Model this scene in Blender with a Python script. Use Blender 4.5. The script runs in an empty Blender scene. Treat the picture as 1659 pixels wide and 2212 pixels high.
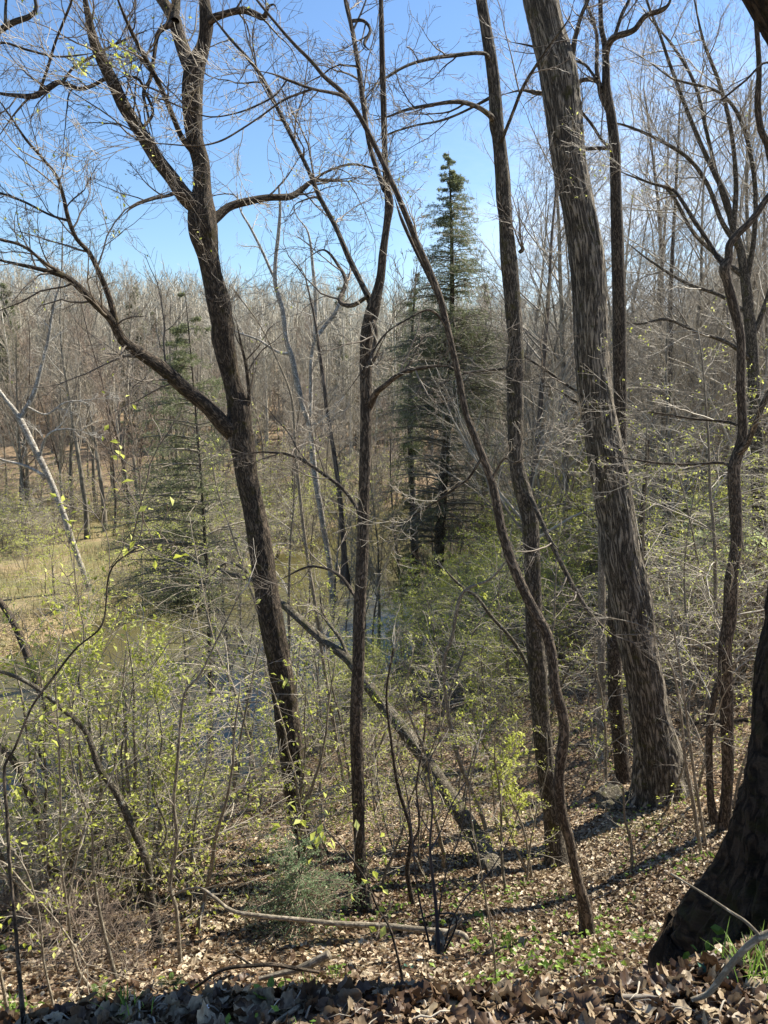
import bpy, math
import numpy as np
from mathutils import Vector
R = math.radians
scn = bpy.context.scene
COL = scn.collection

# ------------------------------------------------------------------ camera, sky, sun
PITCH = R(-10.5); EYE = 1.6; F = 1670.0; CU, CV = 829.5, 1106.0
cam_d = bpy.data.cameras.new('camera'); cam = bpy.data.objects.new('camera', cam_d); COL.objects.link(cam)
cam.location = (0, 0, EYE); cam.rotation_euler = (R(90) + PITCH, 0, 0)
cam_d.sensor_fit = 'VERTICAL'; cam_d.sensor_height = 24; cam_d.lens = 24 * F / 2212
cam_d.clip_start = 0.05; cam_d.clip_end = 3000
scn.camera = cam

SUN_AZ, SUN_EL = R(57), R(48)
w = bpy.data.worlds.new("World"); scn.world = w; w.use_nodes = True
wt = w.node_tree; bg = wt.nodes['Background']
sky = wt.nodes.new('ShaderNodeTexSky'); sky.sky_type = 'NISHITA'; sky.sun_disc = False
sky.sun_elevation = SUN_EL; sky.sun_rotation = SUN_AZ; sky.air_density = 1.15; sky.dust_density = 0.3; sky.ozone_density = 3.5
tc = wt.nodes.new('ShaderNodeTexCoord')
mp = wt.nodes.new('ShaderNodeMapping'); mp.inputs['Scale'].default_value = (2.2, 2.2, 7.0)
cn = wt.nodes.new('ShaderNodeTexNoise'); cn.inputs['Scale'].default_value = 2.0; cn.inputs['Detail'].default_value = 7; cn.inputs['Roughness'].default_value = .62
cr = wt.nodes.new('ShaderNodeMapRange'); cr.inputs[1].default_value = .36; cr.inputs[2].default_value = .60
sep = wt.nodes.new('ShaderNodeSeparateXYZ')
mz = wt.nodes.new('ShaderNodeMapRange'); mz.interpolation_type = 'SMOOTHSTEP'; mz.inputs[1].default_value = .40; mz.inputs[2].default_value = .08
mx = wt.nodes.new('ShaderNodeMapRange'); mx.interpolation_type = 'SMOOTHSTEP'; mx.inputs[1].default_value = -.05; mx.inputs[2].default_value = .32
m1 = wt.nodes.new('ShaderNodeMath'); m1.operation = 'MULTIPLY'
m2 = wt.nodes.new('ShaderNodeMath'); m2.operation = 'MULTIPLY'
m3 = wt.nodes.new('ShaderNodeMath'); m3.operation = 'MULTIPLY'; m3.inputs[1].default_value = .7
mixc = wt.nodes.new('ShaderNodeMix'); mixc.data_type = 'RGBA'
L = wt.links.new
L(tc.outputs['Generated'], mp.inputs[0]); L(mp.outputs[0], cn.inputs[0]); L(cn.outputs[0], cr.inputs[0])
L(tc.outputs['Generated'], sep.inputs[0]); L(sep.outputs['Z'], mz.inputs[0]); L(sep.outputs['X'], mx.inputs[0])
L(mz.outputs[0], m1.inputs[0]); L(mx.outputs[0], m1.inputs[1]); L(m1.outputs[0], m2.inputs[0]); L(cr.outputs[0], m2.inputs[1]); L(m2.outputs[0], m3.inputs[0])
tn = wt.nodes.new('ShaderNodeMix'); tn.data_type = 'RGBA'; tn.blend_type = 'MULTIPLY'; tn.inputs[0].default_value = 1; tn.inputs[7].default_value = (.85, .97, 1.10, 1)
L(sky.outputs[0], tn.inputs[6])
L(m3.outputs[0], mixc.inputs[0]); L(tn.outputs[2], mixc.inputs[6]); mixc.inputs[7].default_value = (8.5, 9.3, 10.6, 1)
L(mixc.outputs[2], bg.inputs[0]); bg.inputs[1].default_value = 0.072
sd = bpy.data.lights.new('sun', 'SUN'); sun = bpy.data.objects.new('sun', sd); COL.objects.link(sun)
sd.energy = 5.0; sd.angle = R(0.5); sd.color = (1.0, .93, .80)
svec = Vector((math.sin(SUN_AZ) * math.cos(SUN_EL), math.cos(SUN_AZ) * math.cos(SUN_EL), math.sin(SUN_EL)))
sun.rotation_euler = svec.to_track_quat('Z', 'Y').to_euler(); sun.location = (20, 10, 40)
scn.view_settings.view_transform = 'Standard'; scn.view_settings.look = 'None'
scn.view_settings.exposure = 1.2; scn.view_settings.gamma = 1
scn.cycles.max_bounces = 5; scn.cycles.diffuse_bounces = 3; scn.cycles.transmission_bounces = 3; scn.cycles.transparent_max_bounces = 4
scn.cycles.sample_clamp_indirect = 3.0

# ------------------------------------------------------------------ pixel / world helpers (1659 x 2212 frame of the picture)
cp, sp = math.cos(-PITCH), math.sin(-PITCH)
def ray(u, v):
    a = (u - CU) / F; b = (CV - v) / F
    return np.array([a, cp + b * sp, -sp + b * cp])
def at(u, v, Y):
    r = ray(u, v); t = Y / r[1]
    return np.array([0, 0, EYE]) + r * t, t
def hsh(i, j, k):
    h = (i.astype(np.int64) * 374761393 + j.astype(np.int64) * 668265263 + k.astype(np.int64) * 2147483647) & 0xffffffff
    h = ((h ^ (h >> 13)) * 1274126177) & 0xffffffff
    return ((h ^ (h >> 16)) & 0xffffff) / float(0xffffff)
def vn(p):
    p = np.asarray(p, float); i = np.floor(p); f = p - i; f = f * f * (3 - 2 * f); i = i.astype(np.int64)
    x, y, z = i[..., 0], i[..., 1], i[..., 2]; o = 0
    for dx in (0, 1):
        for dy in (0, 1):
            for dz in (0, 1):
                wgt = (f[..., 0] if dx else 1 - f[..., 0]) * (f[..., 1] if dy else 1 - f[..., 1]) * (f[..., 2] if dz else 1 - f[..., 2])
                o = o + wgt * hsh(x + dx, y + dy, z + dz)
    return o * 2 - 1
def vn2(x, y, s, z=0.0):
    return vn(np.stack([x * s, y * s, np.full_like(np.asarray(x, float), z)], -1))
def sm(a, b, x):
    t = np.clip((x - a) / (b - a), 0, 1); return t * t * (3 - 2 * t)
PY = [-40, 0, 1.45, 1.85, 2.2, 3.0, 4.5, 6, 9, 13, 18, 24, 34, 45, 60, 1200]
PZ = [0.4, 0, -.025, -.10, -.46, -1.38, -2.5, -3.45, -4.75, -6.05, -7.3, -8.5, -9.5, -9.9, -10, -10]
WATER = -11.9
def gz(x, y, micro=True):
    x = np.asarray(x, float); y = np.asarray(y, float)
    ys = y - .30 * sm(.5, 1.7, x) * sm(8, 3, y) + .10 * sm(-.1, -1.3, x) * sm(6, 3, y)
    z = np.interp(ys, PY, PZ)
    z = z + .26 * np.clip(x - 2.2, 0, None) * sm(3, 8, y) * sm(70, 30, y) * (x < 14) + (.26 * 11.8 * sm(3, 8, y) * sm(70, 30, y)) * (x >= 14)
    z = z + 11 * sm(16, 60, x - .12 * y) * sm(5, 30, y)
    s = -.91 * x + .415 * y + 1.2 * vn2(x, y, .09, 3.3)
    k = sm(7, 17.2, s)
    z = z * (1 - k) + (-12.7) * k
    far = sm(29.3, 32.5, s)
    H = np.clip(13 - 14 * x / np.maximum(y, 1), 9, 21)
    zf = -11.0 + .35 * vn2(x, y, .11, 7.7)
    z = z * (1 - far) + zf * far
    hill = sm(70, 215, y + .25 * np.abs(x)) * (H + 2.5 * vn2(x, y, .018, 1.1) + 1.2 * vn2(x, y, .05, 2.1))
    z = z + np.where((s < 16.5) & (x > 0), .8, 1.0) * hill * sm(60, 100, y)
    if micro:
        z = z + .035 * vn2(x, y, 1.3, 5.1) * sm(1.5, 4, y) + .012 * vn2(x, y, 5.0, 9.1) + .25 * vn2(x, y, .23, 4.4) * sm(6, 16, y) * (1 - k)
    return z
def hit(u, v):
    r = ray(u, v); t = np.concatenate([np.arange(1.2, 12, .02), np.arange(12, 260, .1)])
    P = np.array([0, 0, EYE]) + r * t[:, None]
    d = P[:, 2] - gz(P[:, 0], P[:, 1]); i = np.argmax(d < 0)
    return P[i] if d[i] < 0 else P[-1]

# ------------------------------------------------------------------ meshes
def mesh_np(name, V, FL, attrs=None, smooth=True):
    me = bpy.data.meshes.new(name); V = np.ascontiguousarray(V, dtype=np.float32)
    FL = [np.asarray(f, dtype=np.int32) for f in FL if len(f)]
    me.vertices.add(len(V)); me.vertices.foreach_set('co', V.ravel())
    nl = sum(f.size for f in FL); npol = sum(len(f) for f in FL)
    me.loops.add(nl); me.loops.foreach_set('vertex_index', np.concatenate([f.ravel() for f in FL]))
    me.polygons.add(npol)
    tot = np.concatenate([np.full(len(f), f.shape[1], np.int32) for f in FL])
    me.polygons.foreach_set('loop_start', np.concatenate([[0], np.cumsum(tot)[:-1]]).astype(np.int32))
    me.polygons.foreach_set('use_smooth', np.full(npol, smooth))
    for k, a in (attrs or {}).items():
        a = np.ascontiguousarray(a, dtype=np.float32)
        if a.ndim == 2:
            at_ = me.attributes.new(k, 'FLOAT_VECTOR', 'POINT'); at_.data.foreach_set('vector', a.ravel())
        else:
            at_ = me.attributes.new(k, 'FLOAT', 'POINT'); at_.data.foreach_set('value', a)
    me.update(calc_edges=True); me.validate()
    return me
class Geo:
    def __init__(s): s.V = []; s.F = []; s.B = []; s.T = []; s.n = 0
    def add(s, V, F, B=None, T=None):
        V = np.asarray(V, float).reshape(-1, 3); s.V.append(V)
        for f in (F if isinstance(F, list) else [F]): s.F.append(np.asarray(f) + s.n)
        s.B.append(V if B is None else B.reshape(-1, 3)); s.T.append(np.full(len(V), .5) if T is None else np.broadcast_to(T, len(V)))
        s.n += len(V)
    def mesh(s, name, smooth=True):
        return mesh_np(name, np.concatenate(s.V), s.F, {'bark': np.concatenate(s.B), 'tint': np.concatenate(s.T)}, smooth)
def obj(name, me, mat, parent=None, smooth=True):
    if isinstance(me, Geo): me = me.mesh(name, smooth)
    if mat is not None and not me.materials: me.materials.append(mat)
    o = bpy.data.objects.new(name, me); COL.objects.link(o)
    if parent is not None: o.parent = parent
    return o
def tag(o, label=None, cat=None, group=None, kind=None):
    for k, v in (('label', label), ('category', cat), ('group', group), ('kind', kind)):
        if v: o[k] = v
    return o
def empty(name, loc, label, cat, group=None):
    e = bpy.data.objects.new(name, None); COL.objects.link(e); e.location = loc; e.empty_display_size = .2
    return tag(e, label, cat, group)
def copy_tree(src, loc, rz=0, s=1.0, label=None, group=None, sz=None):
    c = src.copy(); COL.objects.link(c); c.location = loc; c.rotation_euler = (0, 0, rz); c.scale = (s, s, sz or s)
    if label: c['label'] = label
    if group: c['group'] = group
    for ch in list(src.children):
        d = ch.copy(); COL.objects.link(d); d.parent = c
    return c

def norm(a): return a / np.maximum(np.linalg.norm(a, axis=-1, keepdims=True), 1e-9)
def tubes(g, P, Rr, sides=4, rough=0.0, rs=3.0, tint=None, flare=None, org=None):
    P = np.asarray(P, float); Rr = np.asarray(Rr, float)
    if P.ndim == 2: P = P[None]; Rr = Rr[None]
    N, K, _ = P.shape
    T = norm(np.gradient(P, axis=1))
    ref = np.tile(np.array([.13, -.21, 1.0]), (N, 1)); t0 = T.mean(1)
    vert = np.abs(norm(t0)[:, 2]) > .75; ref[vert] = [0.02, -1.0, .05]
    n = norm(ref[:, None, :] - (T * ref[:, None, :]).sum(-1, keepdims=True) * T); b = np.cross(T, n)
    th = np.arange(sides) / sides * 2 * np.pi
    arc = np.concatenate([np.zeros((N, 1)), np.cumsum(np.linalg.norm(np.diff(P, axis=1), axis=2), 1)], 1)
    c, s_ = np.cos(th), np.sin(th)
    rr = np.repeat(Rr[:, :, None], sides, 2)
    rm = np.maximum(Rr.mean(1), .004)[:, None, None]
    B = np.stack([c * rm + 0 * rr, s_ * rm + 0 * rr, arc[:, :, None] + 0 * rr], -1)
    if rough > 0:
        B2 = np.stack([B[..., 0] * rs * 2.2, B[..., 1] * rs * 2.2, B[..., 2] * rs * .22], -1)
        fine = 1 - np.abs(vn(B2 * 2.3 + 11)) * 1.6
        rr = rr * (1 + rough * (.7 * vn(B2 * .35 + 5) + .35 * vn(B2) + .35 * fine))
    if flare is not None:
        rr = rr * (1 + flare(arc, th))
    V = P[:, :, None, :] + rr[..., None] * (c[None, None, :, None] * n[:, :, None, :] + s_[None, None, :, None] * b[:, :, None, :])
    idx = np.arange(N * K * sides).reshape(N, K, sides)
    a = idx[:, :-1, :]; d = idx[:, 1:, :]; a2 = np.roll(a, -1, 2); d2 = np.roll(d, -1, 2)
    Q = np.stack([a, a2, d2, d], -1).reshape(-1, 4)
    FF = [Q]
    if sides > 3: FF.append(idx[:, -1, :].reshape(N, sides)) if sides <= 64 else None
    tv = None
    if tint is not None: tv = np.repeat(np.broadcast_to(tint, N), K * sides)
    Bo = B + (0 if org is None else org)
    g.add(V, FF, Bo, tv)

def catmull(pts, K):
    pts = np.asarray(pts, float)
    if len(pts) < 3: 
        t = np.linspace(0, 1, K)[:, None]; return pts[0] * (1 - t) + pts[-1] * t
    d = np.concatenate([[0], np.cumsum(np.maximum(np.linalg.norm(np.diff(pts[:, :3], axis=0), axis=1), 1e-6))])
    m = np.zeros_like(pts)
    m[1:-1] = (pts[2:] - pts[:-2]) / (d[2:] - d[:-2])[:, None]
    m[0] = (pts[1] - pts[0]) / (d[1] - d[0]); m[-1] = (pts[-1] - pts[-2]) / (d[-1] - d[-2])
    x = np.linspace(0, d[-1], K); i = np.clip(np.searchsorted(d, x, 'right') - 1, 0, len(d) - 2)
    h = (d[i + 1] - d[i]); t = (x - d[i]) / h; t = t[:, None]; h = h[:, None]
    return ((2*t**3-3*t**2+1)*pts[i] + (t**3-2*t**2+t)*h*m[i] + (-2*t**3+3*t**2)*pts[i+1] + (t**3-t**2)*h*m[i+1])

def grow(P, Rr, m, rng, t0=.2, t1=.98, lf=.5, length=None, ang=50, nseg=6, wig=.18, up=.05, rf=.55, rmax=1, rmin=.0015, flat=0.0, taper=.25):
    N, K, _ = P.shape
    t = (np.arange(m)[None] + rng.random((N, m))) / m * (t1 - t0) + t0
    x = t * (K - 1); i = np.clip(x.astype(int), 0, K - 2); f = (x - i)[..., None]
    ar = np.arange(N)[:, None]
    pos = P[ar, i] * (1 - f) + P[ar, i + 1] * f; T = norm(P[ar, i + 1] - P[ar, i])
    r0 = Rr[ar, i] * (1 - f[..., 0]) + Rr[ar, i + 1] * f[..., 0]
    q = rng.normal(size=(N, m, 3)); q[..., 2] *= (1 - flat)
    q = norm(q - (q * T).sum(-1, keepdims=True) * T)
    A = np.radians(ang) * rng.uniform(.7, 1.25, (N, m, 1))
    D = np.cos(A) * T + np.sin(A) * q
    Lp = np.linalg.norm(np.diff(P, axis=1), axis=2).sum(1)[:, None] if length is None else np.full((N, 1), length)
    ln = Lp * (lf if length is None else 1) * (1.15 - .65 * t) * rng.uniform(.55, 1.3, (N, m))
    n = N * m; pos = pos.reshape(n, 3); D = D.reshape(n, 3); ln = ln.reshape(n, 1)
    out = [pos]; bend = norm(rng.normal(size=(n, 3))) * wig * .5
    for k in range(nseg):
        D = norm(D + wig * rng.normal(size=(n, 3)) * .8 + bend + np.array([0, 0, up]))
        if flat: D = norm(D * np.array([1, 1, 1 - .3 * flat]))
        pos = pos + D * ln / nseg; out.append(pos)
    Pc = np.stack(out, 1)
    rc = np.clip(r0.reshape(n, 1) * rf, rmin * 1.3, rmax) * np.linspace(1, taper, nseg + 1)[None]
    return Pc, np.maximum(rc, rmin)

def leaves(g, P, rng, per=2, size=.035, spread=.02, t0=.3, frac=1.0, droop=.3, tint=(0, 1), wid=.55):
    """small folded leaves set along twigs"""
    N, K, _ = P.shape
    if frac < 1:
        P = P[rng.random(N) < frac]; N = len(P)
    if N == 0: return
    t = rng.uniform(t0, 1, (N, per)); x = t * (K - 1); i = np.clip(x.astype(int), 0, K - 2); f = (x - i)[..., None]; ar = np.arange(N)[:, None]
    p = (P[ar, i] * (1 - f) + P[ar, i + 1] * f).reshape(-1, 3) + rng.normal(size=(N * per, 3)) * spread
    T = norm(P[ar, i + 1] - P[ar, i]).reshape(-1, 3); n = len(p)
    d = norm(T * .5 + norm(rng.normal(size=(n, 3))) + np.array([0, 0, -droop]))
    u = norm(np.cross(d, norm(rng.normal(size=(n, 3)) * .6 + np.array([0, 0, 1]))) ); nn = np.cross(u, d)
    s = size * rng.uniform(.55, 1.35, (n, 1))
    A = p; M1 = p + d * s * .5 + u * s * wid * .5 + nn * s * .12; M2 = p + d * s * .5 - u * s * wid * .5 + nn * s * .12; E_ = p + d * s + nn * s * -.08
    C = p + d * s * .52
    V = np.stack([A, M1, E_, M2, C], 1); k = np.arange(n)[:, None] * 5
    Fq = np.concatenate([k + np.array([[0, 1, 4]]), k + np.array([[1, 2, 4]]), k + np.array([[0, 4, 3]]), k + np.array([[4, 2, 3]])])
    g.add(V, Fq, None, np.repeat(rng.uniform(tint[0], tint[1], n), 5))

# ------------------------------------------------------------------ materials
def newmat(name):
    m = bpy.data.materials.new(name); m.use_nodes = True; t = m.node_tree
    for n in list(t.nodes): t.nodes.remove(n)
    o = t.nodes.new('ShaderNodeOutputMaterial'); return m, t, o
def ND(t, k, **kw):
    n = t.nodes.new(k)
    for a, v in kw.items():
        setattr(n, a, v)
    return n
def ramp(t, stops):
    n = t.nodes.new('ShaderNodeValToRGB'); e = n.color_ramp.elements
    while len(e) < len(stops): e.new(.5)
    for k, (p, c) in enumerate(stops): e[k].position = p; e[k].color = (*c, 1)
    return n
def bark_mat(name, dark, light, moss=0.0, mosscol=(.10, .10, .03), lichen=0.0, sc=1.0, bump=.9, zs=.16, dist=.02, band=0.0):
    m, t, o = newmat(name); l = t.links.new
    a = ND(t, 'ShaderNodeAttribute', attribute_name='bark')
    mp = ND(t, 'ShaderNodeMapping'); mp.inputs['Scale'].default_value = (1, 1, zs); l(a.outputs['Vector'], mp.inputs[0])
    n1 = ND(t, 'ShaderNodeTexNoise'); n1.inputs['Scale'].default_value = 26 * sc; n1.inputs['Detail'].default_value = 3; n1.inputs['Roughness'].default_value = .5; n1.inputs['Distortion'].default_value = .8
    l(mp.outputs[0], n1.inputs[0])
    n2 = ND(t, 'ShaderNodeTexNoise'); n2.inputs['Scale'].default_value = 120 * sc; n2.inputs['Detail'].default_value = 6; n2.inputs['Roughness'].default_value = .75
    mp2 = ND(t, 'ShaderNodeMapping'); mp2.inputs['Scale'].default_value = (1, 1, min(1, zs * 3)); l(a.outputs['Vector'], mp2.inputs[0]); l(mp2.outputs[0], n2.inputs[0])
    s1 = ND(t, 'ShaderNodeMath', operation='SUBTRACT'); s1.inputs[1].default_value = .5; l(n1.outputs[0], s1.inputs[0])
    s2 = ND(t, 'ShaderNodeMath', operation='ABSOLUTE'); l(s1.outputs[0], s2.inputs[0])
    vr = ND(t, 'ShaderNodeMapRange'); vr.inputs[1].default_value = 0; vr.inputs[2].default_value = .13; l(s2.outputs[0], vr.inputs[0])
    hn = ND(t, 'ShaderNodeMath', operation='MULTIPLY'); hn.inputs[1].default_value = .75; l(n2.outputs[0], hn.inputs[0])
    hm = ND(t, 'ShaderNodeMath', operation='MULTIPLY_ADD'); hm.inputs[1].default_value = .45; l(vr.outputs[0], hm.inputs[0]); l(hn.outputs[0], hm.inputs[2])
    cr = ramp(t, [(.30, dark), (.60, tuple(x * .66 + y * .34 for x, y in zip(dark, light))), (.82, light), (1.0, tuple(min(.8, y * 1.35) for y in light))]); l(hm.outputs[0], cr.inputs[0])
    col = cr.outputs[0]
    big = ND(t, 'ShaderNodeTexNoise'); big.inputs['Scale'].default_value = 3.2; big.inputs['Detail'].default_value = 4; l(a.outputs['Vector'], big.inputs[0])
    vm = ND(t, 'ShaderNodeMix', data_type='RGBA', blend_type='MULTIPLY'); vm.inputs[0].default_value = .6; br = ramp(t, [(.3, (.5, .48, .46)), (.7, (1.1, 1.08, 1.05))]); l(big.outputs[0], br.inputs[0]); l(col, vm.inputs[6]); l(br.outputs[0], vm.inputs[7]); col = vm.outputs[2]
    if lichen:
        ln = ND(t, 'ShaderNodeTexNoise'); ln.inputs['Scale'].default_value = 16; ln.inputs['Detail'].default_value = 6; ln.inputs['Roughness'].default_value = .7; l(a.outputs['Vector'], ln.inputs[0])
        lr = ND(t, 'ShaderNodeMapRange'); lr.inputs[1].default_value = .72 - .3 * lichen; lr.inputs[2].default_value = .80 - .3 * lichen; l(ln.outputs[0], lr.inputs[0])
        lm = ND(t, 'ShaderNodeMix', data_type='RGBA'); lm.inputs[7].default_value = (.42, .43, .36, 1); l(lr.outputs[0], lm.inputs[0]); l(col, lm.inputs[6]); col = lm.outputs[2]
    if moss:
        mn = ND(t, 'ShaderNodeTexNoise'); mn.inputs['Scale'].default_value = 7; mn.inputs['Detail'].default_value = 7; mn.inputs['Roughness'].default_value = .72; l(a.outputs['Vector'], mn.inputs[0])
        mr = ND(t, 'ShaderNodeMapRange'); mr.inputs[1].default_value = .68 - .33 * moss; mr.inputs[2].default_value = .80 - .33 * moss; l(mn.outputs[0], mr.inputs[0])
        mm = ND(t, 'ShaderNodeMix', data_type='RGBA'); mm.inputs[7].default_value = (*mosscol, 1); l(mr.outputs[0], mm.inputs[0]); l(col, mm.inputs[6]); col = mm.outputs[2]
    oi = ND(t, 'ShaderNodeObjectInfo'); orr = ramp(t, [(0, (.8, .8, .8)), (1, (1.15, 1.12, 1.1))]); l(oi.outputs['Random'], orr.inputs[0])
    om = ND(t, 'ShaderNodeMix', data_type='RGBA', blend_type='MULTIPLY'); om.inputs[0].default_value = 1; l(col, om.inputs[6]); l(orr.outputs[0], om.inputs[7]); col = om.outputs[2]
    p = ND(t, 'ShaderNodeBsdfPrincipled'); p.inputs['Roughness'].default_value = .85; p.inputs['Specular IOR Level'].default_value = .25; l(col, p.inputs['Base Color'])
    b = ND(t, 'ShaderNodeBump'); b.inputs['Strength'].default_value = bump; b.inputs['Distance'].default_value = dist; l(hm.outputs[0], b.inputs['Height']); l(b.outputs[0], p.inputs['Normal'])
    l(p.outputs[0], o.inputs[0]); return m
def twig_mat(name, c1, c2):
    m, t, o = newmat(name); l = t.links.new
    a = ND(t, 'ShaderNodeAttribute', attribute_name='tint'); r = ramp(t, [(0, c1), (1, c2)]); l(a.outputs['Fac'], r.inputs[0])
    p = ND(t, 'ShaderNodeBsdfPrincipled'); p.inputs['Roughness'].default_value = .6; p.inputs['Specular IOR Level'].default_value = .35; l(r.outputs[0], p.inputs['Base Color']); l(p.outputs[0], o.inputs[0]); return m
def leaf_mat(name, stops, trans=.45, rough=.5, noise=0):
    m, t, o = newmat(name); l = t.links.new
    a = ND(t, 'ShaderNodeAttribute', attribute_name='tint'); r = ramp(t, stops); l(a.outputs['Fac'], r.inputs[0]); col = r.outputs[0]
    if noise:
        g = ND(t, 'ShaderNodeNewGeometry'); n = ND(t, 'ShaderNodeTexNoise'); n.inputs['Scale'].default_value = noise; n.inputs['Detail'].default_value = 4; l(g.outputs['Position'], n.inputs[0])
        br = ramp(t, [(.3, (.55, .5, .47)), (.7, (1.2, 1.2, 1.15))]); l(n.outputs[0], br.inputs[0])
        mm = ND(t, 'ShaderNodeMix', data_type='RGBA', blend_type='MULTIPLY'); mm.inputs[0].default_value = 1; l(col, mm.inputs[6]); l(br.outputs[0], mm.inputs[7]); col = mm.outputs[2]
    p = ND(t, 'ShaderNodeBsdfPrincipled'); p.inputs['Roughness'].default_value = rough; p.inputs['Specular IOR Level'].default_value = .3; l(col, p.inputs['Base Color'])
    tr = ND(t, 'ShaderNodeBsdfTranslucent'); l(col, tr.inputs[0])
    mx = ND(t, 'ShaderNodeMixShader'); mx.inputs[0].default_value = trans; l(p.outputs[0], mx.inputs[1]); l(tr.outputs[0], mx.inputs[2]); l(mx.outputs[0], o.inputs[0]); return m

M = {}
M['oak'] = bark_mat('oak_bark', (.013, .010, .007), (.175, .138, .10), moss=.42, mosscol=(.055, .045, .012), sc=1.5, zs=.25)
M['brown'] = bark_mat('brown_bark', (.018, .014, .010), (.215, .175, .13), moss=.2, sc=1.7, zs=.25)
M['grey'] = bark_mat('grey_bark', (.014, .012, .009), (.225, .195, .15), moss=.42, mosscol=(.07, .065, .02), sc=1.4, zs=.28)
M['tulip'] = bark_mat('furrowed_grey_bark', (.008, .0065, .005), (.32, .285, .225), moss=.36, mosscol=(.06, .058, .018), lichen=.2, sc=.95, zs=.12, dist=.03, bump=1.0)
M['lichen'] = bark_mat('lichen_bark', (.04, .034, .025), (.27, .24, .18), moss=.5, mosscol=(.075, .075, .022), lichen=.45, sc=1.6, zs=.5)
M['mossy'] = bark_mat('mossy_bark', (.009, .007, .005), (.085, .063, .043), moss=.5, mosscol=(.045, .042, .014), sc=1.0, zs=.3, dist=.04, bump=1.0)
M['pale'] = bark_mat('white_bark', (.20, .175, .14), (.60, .57, .50), sc=.35, bump=.3, zs=.6)
M['sapl'] = bark_mat('smooth_bark', (.12, .10, .07), (.38, .34, .26), sc=1.6, bump=.35, zs=.4, dist=.006)
M['fargrey'] = bark_mat('distant_grey_bark', (.12, .105, .08), (.38, .35, .28), sc=.25, bump=.3)
M['fardark'] = bark_mat('distant_brown_bark', (.06, .048, .038), (.20, .165, .13), sc=.25, bump=.3)
M['twig'] = twig_mat('grey_twig', (.16, .13, .095), (.46, .41, .32))
M['twigd'] = twig_mat('dark_twig', (.045, .036, .028), (.22, .18, .135))
M['twigw'] = twig_mat('white_twig', (.28, .25, .21), (.52, .49, .43))
M['twigc'] = twig_mat('conifer_twig', (.10, .085, .06), (.24, .21, .155))
M['twigb'] = twig_mat('brown_twig', (.15, .11, .08), (.40, .31, .23))
M['stalk'] = twig_mat('dark_dead_stalk', (.03, .022, .02), (.07, .05, .045))
M['leafg'] = leaf_mat('spring_leaf', [(0, (.33, .37, .05)), (.5, (.54, .58, .10)), (1, (.74, .76, .26))], .55)
M['leafp'] = leaf_mat('pale_leaf', [(0, (.42, .52, .20)), (1, (.66, .72, .40))], .5)
M['grass'] = leaf_mat('grass_blade', [(0, (.09, .17, .025)), (1, (.28, .40, .07))], .4)
M['fern'] = leaf_mat('fern_green', [(0, (.05, .11, .02)), (1, (.13, .22, .05))], .35)
M['hemlock'] = leaf_mat('hemlock_needles', [(0, (.09, .11, .045)), (.6, (.20, .225, .11)), (1, (.36, .38, .21))], .45)
M['cedar'] = leaf_mat('cedar_needles', [(0, (.14, .21, .10)), (1, (.36, .46, .26))], .35)
M['litter'] = leaf_mat('dead_leaves', [(0, (.05, .028, .016)), (.3, (.135, .085, .05)), (.65, (.30, .23, .15)), (1, (.60, .52, .38))], .15, .45, noise=60)
M['petal'] = leaf_mat('white_petal', [(0, (.8, .78, .8)), (1, (.85, .83, .85))], .3)
M['blue'] = leaf_mat('blue_green_leaf', [(0, (.05, .13, .08)), (1, (.12, .24, .17))], .2, .4)

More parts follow.
